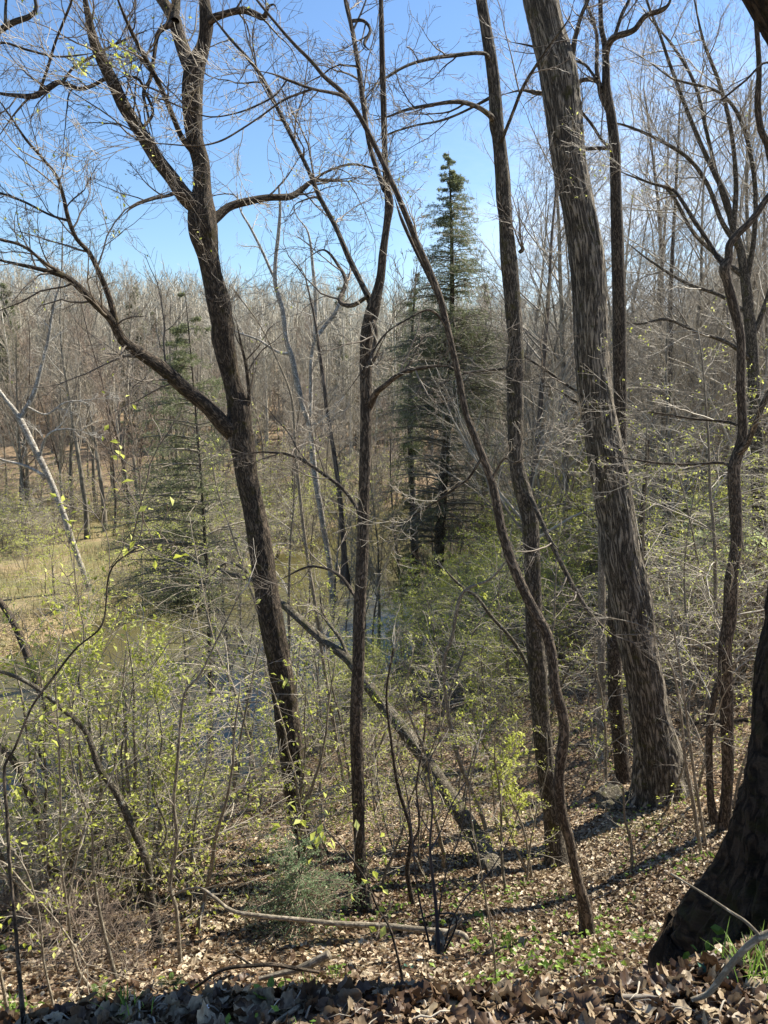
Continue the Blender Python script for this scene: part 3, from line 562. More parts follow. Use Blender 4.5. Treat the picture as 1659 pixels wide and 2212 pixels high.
traced_tree('reddish_stem', 'short reddish brown stem close behind the thickest trunk, right side', 'tree', 'brown',
    [(1395,1330,16),(1388,1200,15),(1384,1150,14),(1386,1110,12),(1392,1060,10),(1400,950,8)], [], Y=16, twigmat='twig', sides=12, trunk_twigs=True, every=.8, l1=.8)
traced_tree('overhanging_tree', 'knobbly grey bough reaching into the top left corner', 'tree', 'grey',
    [(-190,1400,60),(-190,900,54),(-170,400,44),(-120,160,30),(-60,95,18),(-20,75,13),(0,65,12),(30,48,12),(65,35,10),(78,20,8),(74,-10,6)],
    [([(-100,140,10),(0,93,5),(60,108,5),(120,122,4),(180,118,4),(215,112,2)], .5), ([(12,60,8),(12,20,6),(15,-20,5)], 0)], Y=6.5, sides=20, every=.3, l1=.55, base=False, flare=0, leafp=dict(per=2, size=.04, frac=.2), t0=.6)

# the big mossy trunk at the right edge, close to the camera
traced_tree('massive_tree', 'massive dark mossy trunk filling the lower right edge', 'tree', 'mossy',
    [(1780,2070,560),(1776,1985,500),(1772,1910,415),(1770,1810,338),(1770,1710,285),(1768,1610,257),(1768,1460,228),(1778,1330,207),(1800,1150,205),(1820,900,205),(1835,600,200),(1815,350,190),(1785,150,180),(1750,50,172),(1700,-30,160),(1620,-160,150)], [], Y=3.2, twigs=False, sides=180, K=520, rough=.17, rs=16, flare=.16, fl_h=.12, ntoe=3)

# thin stems close to the camera on the left and centre
def sapling_line(label, pts, twigd='twig', mat='sapl', Y=None, Y1=None, lf=True, every=.22, l1=.5, frac=.35, name='sapling', limbs=(), size=.03, m2=3, cat='sapling', t0=.25, per=2):
    return traced_tree(name, label, cat, mat, pts, limbs, Y=Y, Y1=Y1, twigmat=twigd, trunk_twigs=True, sides=10, K=70, rough=.05, every=every, l1=l1, m2=m2, m3=2, flare=.3, rmax=.005, rmin=.0011,
        leafp=dict(per=per, size=size, frac=frac, spread=.015) if lf else None, t0=t0)
sapling_line('brown sapling at the far left foreground with dark twig rising to the right', [(52,2216,10),(40,2085,8),(32,1985,7),(22,1885,7),(15,1760,7),(10,1655,6),(30,1620,5),(70,1525,5),(120,1457,5),(165,1400,4),(220,1350,4),(240,1230,3),(300,1180,2)], mat='brown', twigd='twigd', size=.022)
sapling_line('wavy brown sapling behind the curved end of the fallen branch', [(390,2090,9),(380,1960,8),(367,1915,8),(382,1810,8),(375,1735,7),(382,1660,7),(390,1560,6),(400,1495,5),(430,1460,5),(470,1380,4),(520,1280,3)], mat='sapl', twigd='twig', frac=.25)
sapling_line('slim bent brown sapling left of the fern', [(252,2120,9),(230,2035,8),(215,1970,7),(202,1885,6),(197,1785,5),(170,1700,4),(150,1600,3),(160,1500,3)], mat='sapl', frac=.3)
sapling_line('pale grey sapling with a tight fork in the lower left thicket', [(200,2140,7),(165,2085,6),(145,1960,6),(132,1860,5),(130,1700,5),(125,1560,4),(120,1450,3),(140,1350,2)], frac=.5,
    limbs=[([(145,1960,6),(160,1880,5),(185,1780,4),(240,1680,4),(260,1600,3)], .2)])
sapling_line('pale stem leaning right at the lower left corner', [(20,2212,8),(10,2150,7),(0,2100,6),(-20,2000,5),(-30,1900,4),(0,1860,4),(60,1920,4),(130,2000,4),(190,2090,3)], frac=.3)
sapling_line('thin pale sapling rising past the left fork tree trunk', [(650,1720,6),(640,1640,6),(625,1560,6),(600,1480,6),(560,1330,6),(530,1240,5),(500,1150,4),(470,1060,3),(455,980,3)], frac=.4, size=.045)
sapling_line('pale thin tree crossing right behind the dark forked trunk', [(745,1700,8),(720,1560,8),(700,1440,8),(680,1300,8),(665,1210,7),(650,1090,7),(638,960,6),(630,860,5),(600,780,4),(560,700,3),(500,620,3)], Y=12, frac=.15, every=.4, l1=.9)
sapling_line('crooked leafy sapling right of the central straight tree', [(1065,1850,9),(1040,1760,9),(1010,1690,9),(985,1620,10),(965,1520,9),(960,1420,8),(975,1380,8),(1000,1280,7),(1060,1250,5),(1110,1190,3)], Y=None, frac=.5, size=.05, every=.3, l1=.8)
sapling_line('white-streaked leaning sapling before the knotty tree', [(1160,1500,9),(1135,1430,9),(1105,1380,8),(1060,1330,8),(1030,1290,7),(995,1265,6),(960,1230,4)], Y=13, mat='lichen', frac=.4, size=.05, every=.3, l1=.8)
sapling_line('thin sapling with bright new leaves below the mossy leaning trunk', [(1140,1890,6),(1110,1820,6),(1085,1740,6),(1070,1660,5),(1040,1600,4),(1020,1540,3)], frac=.5, size=.045, every=.18, l1=.6, per=4)
sapling_line('low sprig of bright green leaves above the sunlit slope', [(1150,1900,5),(1130,1790,5),(1100,1720,4),(1080,1670,4),(1110,1630,3)], frac=.8, size=.05, every=.12, l1=.5, per=4, t0=.4)
sapling_line('bare brown sapling forked low, right of the central tree', [(893,1960,11),(880,1880,10),(888,1800,9),(860,1700,8),(845,1600,6),(835,1500,5),(850,1400,4)], mat='brown', lf=False, limbs=[([(885,1830,7),(905,1790,6),(900,1700,5),(915,1600,4),(925,1480,3)], .2)])
sapling_line('twin thin stem left of the mossy trunk, slightly bowed', [(1515,1850,7),(1500,1750,8),(1480,1640,7),(1470,1540,6),(1450,1440,4),(1400,1360,3),(1300,1330,2)], lf=False)
sapling_line('straight slender stem beside the thickest trunk base', [(1525,1830,7),(1510,1740,7),(1495,1640,6),(1485,1560,6),(1470,1450,5),(1450,1330,3)], lf=False, every=.3)
sapling_line('thin stem standing on the sunlit litter before the thickest trunk', [(1365,1890,6),(1363,1820,6),(1350,1770,5),(1345,1700,5),(1330,1690,4),(1310,1690,3)], lf=True, frac=.1, every=.3)
sapling_line('tall pale twig in front of the leaf bank, centre right', [(1072,2125,4.5),(1065,2040,4.5),(1050,1950,4),(1035,1860,4),(1020,1780,3.5),(1015,1700,3),(1030,1620,3)], frac=.1, every=.3, l1=.3)
sapling_line('thin dark sapling with sparse leaves crossing the fallen branch', [(868,2105,6),(855,2050,5),(840,2000,5),(815,1960,4),(790,1900,4),(740,1830,4),(700,1790,3)], Y=2.35, mat='brown', twigd='twigd', frac=.3, every=.2, l1=.25, size=.035)
sapling_line('thin stem hung with bright leaves, left edge foreground', [(120,2190,5),(95,2080,5),(85,1980,4),(60,1890,4),(30,1840,3),(0,1820,3)], Y=2.9, frac=.4, l1=.3, size=.024)

# ------------------------------------------------------------------ conifers
def conifer(h, r0, width, rng, nb=130, start=.12, sprays=9, nd=9, dens=1.0, droop=.12, side=None, col=(0, 1), nsz=.03, ex=.75, cap=9, lo=0.0):
    g = Geo(); z = np.linspace(0, h, 24); P = np.stack([.02 * h * np.sin(z / h * 3), .01 * h * np.sin(z / h * 5 + 1), z], -1); rr = r0 * (1 - z / h) ** .8 + .006
    tubes(g, P, rr, 10)
    tt = 1 - (1 - start) * rng.random(nb) ** .62; tt.sort(); az = rng.uniform(0, 2 * np.pi, nb)
    if side is not None: az = np.where(rng.random(nb) < .62, rng.normal(side, .8, nb), az)
    Lb = np.minimum(width * (1 - tt) ** ex, cap) * rng.uniform(.3, 1.25, nb) + .02 * width
    K = 9; s = np.linspace(0, 1, K)[None, :, None]
    b0 = np.stack([np.interp(tt * h, z, P[:, 0]), np.interp(tt * h, z, P[:, 1]), tt * h], -1)
    dr = np.stack([np.cos(az), np.sin(az), np.full(nb, .25)], -1)
    B = b0[:, None] + dr[:, None] * s * Lb[:, None, None] + np.array([0, 0, -1.0]) * (s ** 2) * Lb[:, None, None] * (.25 + droop + .25 * rng.random((nb, 1, 1)))
    rb = np.linspace(1, .2, K)[None] * (.012 * Lb[:, None] + .004)
    kp = (tt > lo) | (rng.random(nb) < .4); B, rb, tt, Lb = B[kp], rb[kp], tt[kp], Lb[kp]; nb = len(B)
    gb = Geo(); tubes(gb, B, rb, 4)
    S, rs = grow(B, rb, sprays, rng, t0=.12, lf=.44, ang=52, nseg=5, wig=.08, up=-.05, rf=.5, rmin=.002, flat=.6)
    tubes(gb, S, rs, 3, tint=rng.random(len(S)))
    S2, rs2 = grow(S, rs, 4, rng, t0=.15, lf=.45, ang=50, nseg=3, wig=.08, up=-.04, rf=.6, rmin=.0015, flat=.6)
    gl = Geo()
    kb = (tt > lo) | (rng.random(nb) < .3); ks = np.repeat(kb, sprays); k2 = np.repeat(ks, 4)
    S, S2, B = S[ks], S2[k2], B[kb]
    for Q_, pr in ((S, nd), (S2, max(2, nd // 2)), (B, nd)):
        leaves(gl, Q_, rng, per=int(pr * dens) or 1, size=nsz * 2.2, spread=nsz * .25, t0=.1, droop=.1, wid=.30, tint=col)
    return g, gb, gl
def put_conifer(name, label, loc, rz, args, matl='hemlock', bark='brown', group=None):
    g, gb, gl = conifer(**args); e = empty(name, loc, label, 'conifer', group); e.rotation_euler = (0, 0, rz)
    obj('trunk', g, M[bark], e); obj('branches', gb, M['twigc'], e); obj('foliage', gl, M[matl], e, smooth=False); return e
rng = np.random.default_rng(77)
def base_uv(u, v):
    return hit(u, v)
p = hit(487, 1740)
top, _ = at(392, 615, p[1]); 
put_conifer('hemlock', 'slender dark hemlock left of the forked tree, feathery on its left side', (p[0] - .55, p[1], p[2] - .2), 0, dict(h=top[2] - p[2] + .2, r0=.07, width=5.2, rng=rng, nb=210, start=.36, sprays=10, nd=9, side=math.pi, nsz=.03, droop=-.12, ex=.9, cap=2.4, lo=.40))
def conif_px(name, label, u, vt, Y, wpx, matl='hemlock', group=None, **kw):
    t_, tt = at(u, vt, Y); zb = float(gz(t_[0], t_[1])) - .2
    a = dict(h=t_[2] - zb, r0=.012 * (t_[2] - zb) + .03, width=.5 * wpx * tt / F, rng=rng); a.update(kw)
    return put_conifer(name, label, (t_[0], t_[1], zb), rng.uniform(0, 6), a, matl, group=group)
conif_px('spruce', 'tall pointed dark evergreen rising above the wood right of centre', 965, 325, 33, 620, nb=950, sprays=10, nd=7, start=.24, nsz=.036, droop=-.1, ex=.85, cap=2.6, lo=.5)
conif_px('pine', 'green evergreen standing above the far ridge left of the forked tree', 290, 622, 105, 130, nb=150, sprays=7, nd=8, nsz=.16, start=.2)
conif_px('pine', 'smaller yellowish evergreen just right of the tall one on the far ridge', 330, 665, 110, 90, nb=110, sprays=6, nd=7, nsz=.16, start=.2)
PINE = conif_px('pine', 'evergreen at the left edge of the far hillside', 8, 590, 100, 130, nb=130, sprays=7, nd=8, nsz=.16, start=.2)
conif_px('hemlock', 'short dark evergreen below the tall pointed one, to its left', 905, 560, 38, 150, nb=140, sprays=8, nd=6, nsz=.055)
conif_px('hemlock', 'dark evergreen partly hidden behind the knotty tree', 1045, 600, 44, 170, nb=150, sprays=8, nd=6, nsz=.06)
conif_px('hemlock', 'low dark evergreen beside the right edge of the hillside', 1620, 1000, 30, 260, nb=120, sprays=8, nd=6, nsz=.05)
conif_px('hemlock', 'dark evergreen low in the wood between thickest trunk and crooked tree', 1480, 1010, 34, 220, nb=120, sprays=8, nd=6, nsz=.05)

# ------------------------------------------------------------------ background bare trees (individual copies)
def bare_tree(rng, h, r0, spread=.32, nl=16, m2=7, m3=5, m4=0, lean=.03, start=.4, bark='fargrey', tw='twig', rmin=.005, name='bare_tree', fork=False, up=.09, leafy=None, loc=(0, 0, -500), cat='tree', sides=10, wig=.10):
    K = 22; D = np.array([rng.normal() * lean, rng.normal() * lean, 1.0]); P = [np.zeros(3)]
    for k in range(K - 1):
        D = norm(D + rng.normal(size=3) * .035 + np.array([0, 0, .03])); P.append(P[-1] + D * h / (K - 1))
    P = np.array(P)[None]; rr = (r0 * (1 - .82 * np.linspace(0, 1, K) ** .9) * (1 + .5 * np.exp(-np.linspace(0, 1, K) * 30)))[None]
    g = Geo(); tubes(g, P, rr, sides)
    gl = Geo(); a, ra = grow(P, rr, nl, rng, t0=start, t1=1, length=h * spread, ang=46, nseg=9, wig=wig, up=up, rf=.5, rmin=rmin, taper=.2)
    tubes(gl, a, ra, 5, tint=rng.random(len(a)))
    b, rb = grow(a, ra, m2, rng, t0=.15, lf=.45, ang=42, nseg=6, wig=.13, up=.06, rf=.55, rmin=rmin * .7)
    tubes(gl, b, rb, 3, tint=rng.random(len(b)))
    c, rc = grow(b, rb, m3, rng, t0=.15, lf=.5, ang=40, nseg=4, wig=.14, up=.05, rf=.6, rmin=rmin * .5)
    tubes(gl, c, rc, 3, tint=rng.random(len(c)))
    if m4:
        d_, rd = grow(c, rc, m4, rng, t0=.1, lf=.55, ang=40, nseg=3, wig=.14, up=.05, rf=.7, rmin=rmin * .4)
        tubes(gl, d_, rd, 3, tint=rng.random(len(d_)))
    e = empty(name, loc, 'x', cat); obj('trunk', g, M[bark], e); obj('branches', gl, M[tw], e)
    if leafy:
        lg = Geo(); leaves(lg, c, rng, **leafy); obj('leaves', lg, M['leafg'], e, smooth=False)
    return e
rng = np.random.default_rng(5)
def used_once(protos):
    st = {id(p_): False for p_ in protos}
    def place(p_, loc, rz, s, label, group, sz=None):
        if not st[id(p_)]:
            st[id(p_)] = True; p_.location = loc; p_.rotation_euler = (0, 0, rz); p_.scale = (s, s, sz or s); p_['label'] = label; p_['group'] = group; return p_
        return copy_tree(p_, loc, rz, s, label, group, sz)
    return place
farT = [bare_tree(rng, 17, .17, .26, nl=22, m2=8, m3=6, m4=3, start=.30, bark='fargrey', tw='twig', rmin=.012, up=.12) for _ in range(4)] + \
       [bare_tree(rng, 16, .13, .24, nl=20, m2=8, m3=6, m4=3, start=.22, bark='fardark', tw='twigb', rmin=.012, up=.1) for _ in range(2)]
nearT = [bare_tree(rng, 17, .15, .36, nl=24, m2=8, m3=7, m4=4, start=.18, bark=('fargrey', 'fardark')[i % 2], tw='twig', rmin=.006, up=.06, wig=.13) for i in range(5)]
place = used_once(farT + nearT)
pts_far = []
def uv_of(x, y, z):
    d_ = np.array([x, y, z - EYE]); dep = d_[1] * cp - d_[2] * sp; return CU + F * x / dep, CV - F * (d_[1] * sp + d_[2] * cp) / dep
MARKS = [(-400, 'at the left edge of the view'), (40, 'behind the white leaning tree'), (210, 'under the long mossy limb'), (330, 'behind the feathery hemlock'), (480, 'behind the dark forked tree'), (600, 'beside the tall white tree'), (730, 'behind the slender central tree'), (850, 'right of the slender central tree'), (960, 'behind the pointed evergreen'), (1080, 'behind the knotty tree'), (1170, 'right of the knotty tree'), (1270, 'behind the thickest trunk'), (1360, 'just right of the thickest trunk'), (1450, 'left of the crooked tree'), (1560, 'behind the crooked tree'), (1640, 'at the right edge of the view')]
def where(x, y):
    u, v = uv_of(x, y, float(gz(x, y))); m_ = [t for a_, t in MARKS if u >= a_]; return (m_ or [MARKS[0][1]])[-1]
def scatter_pts(n, fn, mind):
    out = []; tries = 0
    while len(out) < n and tries < n * 60:
        tries += 1; q = fn()
        if q is None: continue
        if all((q[0] - o[0]) ** 2 + (q[1] - o[1]) ** 2 > mind ** 2 for o in out[-400:]): out.append(q)
    return out
def sR(x, y): return -.91 * x + .415 * y
def fA():
    y = rng.uniform(56, 112); x = rng.uniform(-.62, .12) * y
    return (x, y) if sR(x, y) > 42 else None
for x, y in scatter_pts(105, fA, 1.8):
    k = farT[rng.integers(len(farT))]
    sc_ = rng.uniform(.62, 1.2); hue = 'grey' if farT.index(k) < 4 else 'brown'
    place(k, (x, y, float(gz(x, y)) - .2), rng.uniform(0, 6.28), sc_, ('tall ' if sc_ > .93 else 'short ') + hue + ' tree across the river ' + where(x, y) + (', near the bank' if y < 74 else ', midway back' if y < 93 else ', near the hill'), 'bare trees beyond the river')
def fB():
    y = rng.uniform(15, 80); x = rng.uniform(.10, .66) * y
    if y < 25 and x / y < .34: return None
    if y < 40 and x / y < .17: return None
    if y < 18 + .35 * x and y < 34: return None
    if abs(x / y - .078) < .05 and y < 33: return None
    return (x, y) if sR(x, y) < 13 else None
for x, y in scatter_pts(105, fB, 1.8):
    k = nearT[rng.integers(len(nearT))] if y < 50 else farT[rng.integers(len(farT))]
    sc_ = rng.uniform(.55, 1.0)
    place(k, (x, y, float(gz(x, y)) - .2), rng.uniform(0, 6.28), sc_, ('tall' if sc_ > .78 else 'smaller') + ' bare tree on the right slope ' + where(x, y) + (', near row' if y < 36 else ', midway back' if y < 56 else ', far back'), 'bare trees on the right-hand slope')
def fB2():
    y = rng.uniform(25, 42); x = rng.uniform(.17, .56) * y
    return (x, y) if sR(x, y) < 13 else None
for x, y in scatter_pts(11, fB2, 3.2):
    k = nearT[rng.integers(len(nearT))]; sc_ = rng.uniform(.95, 1.25)
    place(k, (x, y, float(gz(x, y)) - .2), rng.uniform(0, 6.28), sc_, ('tallest' if sc_ > 1.1 else 'very tall') + ' bare tree on the right slope ' + where(x, y) + (', near row' if y < 33 else ', behind'), 'tallest bare trees on the right-hand slope')
def fC():
    y = rng.uniform(36, 80); x = rng.uniform(-.12, .12) * y; s = sR(x, y)
    return (x, y) if s < 15.5 or 31 < s < 42 else None
for x, y in scatter_pts(34, fC, 2.2):
    k = farT[rng.integers(len(farT))]
    place(k, (x, y, float(gz(x, y)) - .2), rng.uniform(0, 6.28), rng.uniform(.5, .78), 'slim bare tree on the ' + ('near' if sR(x, y) < 20 else 'far') + ' river bank ' + where(x, y), 'bare trees on the river banks')

# ------------------------------------------------------------------ understorey saplings with new leaves
def understory(rng, h=3.4, nst=3, leaf=.05, bark='sapl', tw='twig', frac=.8, per=2, up=.0, spread=.5, loc=(0, 0, -400), name='leafy_sapling', m=10, mat='leafg', lean=.22, rmin=.003):
    g = Geo(); st = []
    for k in range(nst):
        D = norm(np.array([rng.normal() * lean, rng.normal() * lean, 1.0])); P = [rng.normal(size=3) * np.array([.08, .08, 0])]
        hh = h * rng.uniform(.6, 1.0)
        for i in range(15): D = norm(D + rng.normal(size=3) * .07 + np.array([0, 0, .02])); P.append(P[-1] + D * hh / 15)
        st.append(np.array(P))
    P = np.array(st); rr = np.linspace(1, .2, 16)[None] * np.full((nst, 1), .006 * h + .006); tubes(g, P, rr, 6)
    gl = Geo(); a, ra = grow(P, rr, m, rng, t0=.15, t1=1, length=h * spread, ang=62, nseg=8, wig=.13, up=up, rf=.45, rmin=rmin, flat=.5)
    tubes(gl, a, ra, 4, tint=rng.random(len(a)))
    b, rb = grow(a, ra, 6, rng, t0=.1, lf=.5, ang=45, nseg=5, wig=.14, up=.01, rf=.7, rmin=rmin * .8, flat=.6)
    tubes(gl, b, rb, 3, tint=rng.random(len(b)))
    c, rc = grow(b, rb, 2, rng, t0=.2, lf=.5, ang=45, nseg=3, wig=.14, up=.01, rf=.8, rmin=rmin * .65, flat=.6)
    tubes(gl, c, rc, 3, tint=rng.random(len(c)))
    e = empty(name, loc, 'x', 'shrub' if 'shrub' in name else 'sapling'); obj('stem', g, M[bark], e); obj('branches', gl, M[tw], e)
    if frac > 0:
        lg = Geo(); leaves(lg, c, rng, per=per, size=leaf, frac=frac, spread=.02, t0=.55); leaves(lg, b, rng, per=per, size=leaf, frac=frac * .7, spread=.02, t0=.6); obj('leaves', lg, M[mat], e, smooth=False)
    return e
rng = np.random.default_rng(9)
US = [understory(rng, h=4.6, nst=3, leaf=.07, per=4, frac=.9, m=12, rmin=.0033) for _ in range(5)]
UN = [understory(rng, h=2.3, nst=2, leaf=.040, per=3, frac=.6, m=9, rmin=.0022, spread=.6) for _ in range(4)]
UB = [understory(rng, h=2.6, nst=6, frac=0, bark='sapl', tw='twigb', name='bare_shrub', lean=.4, up=.04, m=9, rmin=.003) for _ in range(4)]
UG = [understory(rng, h=3.2, nst=7, frac=.25, leaf=.09, per=1, bark='sapl', tw='twig', name='bank_shrub', lean=.35, up=.04, m=9, rmin=.005) for _ in range(3)]
UP = [understory(rng, h=4.0, nst=3, leaf=.12, mat='leafp', frac=.9, name='pale_leaved_sapling', m=9)]
UL = [understory(rng, h=7.5, nst=1, leaf=.05, per=3, frac=.6, m=26, rmin=.0026, spread=.36, lean=.12, name='layered_sapling') for _ in range(5)]
place = used_once(US + UB + UP + UN + UG + UL)
def us_px(u, v, k, s, label, group, jit=0):
    p = hit(u, v); place(k, (p[0], p[1], float(gz(p[0], p[1])) - .05), rng.uniform(0, 6.28), s, label, group)
# centre mass of yellow-green saplings, left thicket, and far bank
def field(n, ulo, uhi, vlo, vhi, protos, smin, smax, label, group, ymin=0):
    k = 0
    while k < n:
        u = rng.uniform(ulo, uhi); v = rng.uniform(vlo, vhi); p = hit(u, v)
        if p[2] < WATER + .15 or p[1] < ymin: k += .2; continue
        s_ = rng.uniform(smin, smax); place(protos[rng.integers(len(protos))], (p[0], p[1], p[2] - .05), rng.uniform(0, 6.28), s_, ('big ' if s_ > smin + (smax - smin) * .66 else 'medium ' if s_ > smin + (smax - smin) * .33 else 'small ') + label + ' ' + where(p[0], p[1]) + (', nearer' if v > (vlo + vhi) / 2 else ', farther'), group); k += 1
G1 = 'leafy saplings on the bank in the centre'; G2 = 'leafy saplings in the lower left thicket'; G3 = 'leafy saplings along the river'; G4 = 'bare brown shrubs on the right-hand slope'
field(40, 760, 1180, 1270, 1480, US, .6, 1.0, 'yellow-green leafy sapling on the sunlit bank', G1)
field(24, 780, 1180, 1290, 1440, US, .75, 1.1, 'leafy yellow-green sapling in the sunny thicket', 'leafy saplings in the sunny central thicket')
UT = [understory(rng, h=3.6, nst=1, leaf=.042, per=3, frac=.5, m=9, rmin=.0026, spread=.22, lean=.16, name='thin_sapling', up=.03) for _ in range(6)]
place2 = used_once(UT)
for (n_, ul, uh, vl, vh, lb, gp) in ((44, 380, 1160, 1560, 1960, 'thin upright sapling on the leafy slope', 'thin upright saplings on the leafy slope'), (13, -40, 420, 1700, 2060, 'thin upright sapling in the left thicket', 'thin upright saplings in the left thicket'), (16, 1240, 1640, 1480, 1760, 'thin upright sapling near the right-hand trunks', 'thin upright saplings near the right-hand trunks')):
    for k_ in range(n_):
        u = rng.uniform(ul, uh); v = rng.uniform(vl, vh); p = hit(u, v); s_ = rng.uniform(.5, 1.15) * min(1, p[1] / 8)
        if p[2] > WATER + .1: place2(UT[rng.integers(6)], (p[0], p[1], p[2] - .05), rng.uniform(0, 6.28), s_, ('big ' if s_ > .9 else 'medium ' if s_ > .65 else 'small ') + lb + ' ' + where(p[0], p[1]) + (', nearer' if v > (vl + vh) / 2 else ', farther'), gp)
field(14, 820, 1120, 1400, 1560, US, .45, .7, 'low yellow-green sapling in the sunny thicket', 'low saplings in the sunny central thicket')
field(10, 560, 800, 1430, 1620, US, .5, .8, 'yellow-green leafy sapling on the sunlit bank', G1)
field(26, -60, 420, 1640, 1990, UN, .8, 1.5, 'leafy sapling in the lower left thicket', G2, ymin=5)
field(12, 420, 1150, 1640, 1960, UN, .5, .9, 'thinly leaved sapling on the leafy bank', 'small saplings on the near bank', ymin=5.5)
field(20, -100, 800, 1100, 1260, US, .6, 1.0, 'yellow-green leafy sapling at the river edge', G3)
field(18, 780, 1350, 1200, 1345, US, .9, 1.6, 'yellow-green leafy sapling at the river edge', G3)
field(7, 60, 560, 1560, 1700, US, .6, 1.15, 'thinly leaved sapling on the near shore', 'saplings on the near shore')
field(36, 1130, 1720, 1270, 1480, UB, .8, 1.4, 'tangled bare shrub on the right slope', G4)
field(18, 1350, 1720, 1130, 1330, US, .8, 1.2, 'thinly leaved sapling on the right slope', 'thin saplings on the right-hand slope')
field(8, -40, 420, 1900, 2100, UB, .25, .45, 'twiggy bare shrub below the left thicket', 'bare shrubs in the left thicket', ymin=3.2)
field(60, -100, 900, 1045, 1200, UG, .9, 1.7, 'greyish budding shrub on the far bank', 'budding shrubs on the far bank')
field(20, 1330, 1720, 1330, 1640, UL, .6, 1.1, 'slender layered sapling on the right slope', 'layered saplings on the right slope')
field(9, 820, 1330, 1330, 1600, UL, .55, 1.0, 'slender layered sapling on the central slope', 'layered saplings on the central slope')
field(12, -60, 800, 1500, 1800, UL, .5, 1.05, 'slender layered sapling on the near shore', 'layered saplings on the near shore', ymin=9)
field(45, 330, 950, 1010, 1150, UG, 1.0, 1.8, 'greyish budding shrub on the far flat', 'budding shrubs on the far flat')
for k_ in range(32):
    s_ = rng.uniform(28.6, 32.5); t_ = rng.uniform(3, 64); x, y = nrm * s_ + d * t_; sc_ = rng.uniform(.7, 1.35); pr = US if rng.random() < .5 else UG
    place(pr[rng.integers(len(pr))], (x, y, max(float(gz(x, y)), WATER) - .05), rng.uniform(0, 6.28), sc_, ('bigger' if sc_ > 1 else 'smaller') + (' leafy' if pr is US else ' greyish') + ' shrub overhanging the far water edge ' + where(x, y), 'shrubs overhanging the far water edge')
for u, v, s_, lb in ((1600, 1330, 1.3, 'farther pale-leaved sapling behind the crooked tree'), (1540, 1340, 1.2, 'airy pale-leaved sapling left of the crooked tree'), (1560, 1420, 1.0, 'nearer pale-leaved sapling behind the crooked tree'), (1650, 1450, 1.1, 'large pale-leaved sapling at the right edge'), (1480, 1380, .8, 'smaller pale-leaved sapling between thickest trunk and crooked tree')):
    us_px(u, v, UP[0], s_, lb, 'pale-leaved saplings')

# dry and green grass standing along the far bank
M['drygrass'] = leaf_mat('bank_grass', [(0, (.19, .20, .07)), (.45, (.36, .31, .15)), (1, (.56, .44, .27))], .35)
rng = np.random.default_rng(51); g = Geo(); n = 26000; s_ = 30.8 + 22 * rng.random(n) ** 1.3; tt_ = rng.uniform(4, 75, n)
x = nrm[0] * s_ + d[0] * tt_; y = nrm[1] * s_ + d[1] * tt_; z = gz(x, y, False); k = vn2(x, y, .35, 6.1) > -.35; x, y, z, s_ = x[k], y[k], z[k], s_[k]; n = len(x)
a = rng.uniform(0, 6.28, n); h_ = rng.uniform(.25, .85, n); ln_ = rng.normal(size=(n, 2)) * .18; wd = .018
b0 = np.stack([x, y, z - .03], -1); sd_ = np.stack([np.cos(a), np.sin(a), 0 * a], -1) * wd; tp = b0 + np.stack([ln_[:, 0], ln_[:, 1], h_], -1); md = b0 + np.stack([ln_[:, 0] * .35, ln_[:, 1] * .35, h_ * .55], -1)
V = np.stack([b0 - sd_, b0 + sd_, md + sd_ * .8, tp, md - sd_ * .8], 1); kk = np.arange(n)[:, None] * 5
g.add(V, [kk + np.array([[0, 1, 2, 4]]), kk + np.array([[4, 2, 3]])], None, np.repeat(np.clip(rng.random(n) * .6 + .25 + .5 * vn2(x, y, .12, 3.3), 0, 1), 5))
tag(obj('bank_grass', g, M['drygrass'], smooth=False), 'tall dry and green grass along the far river bank', 'grass', kind='stuff')

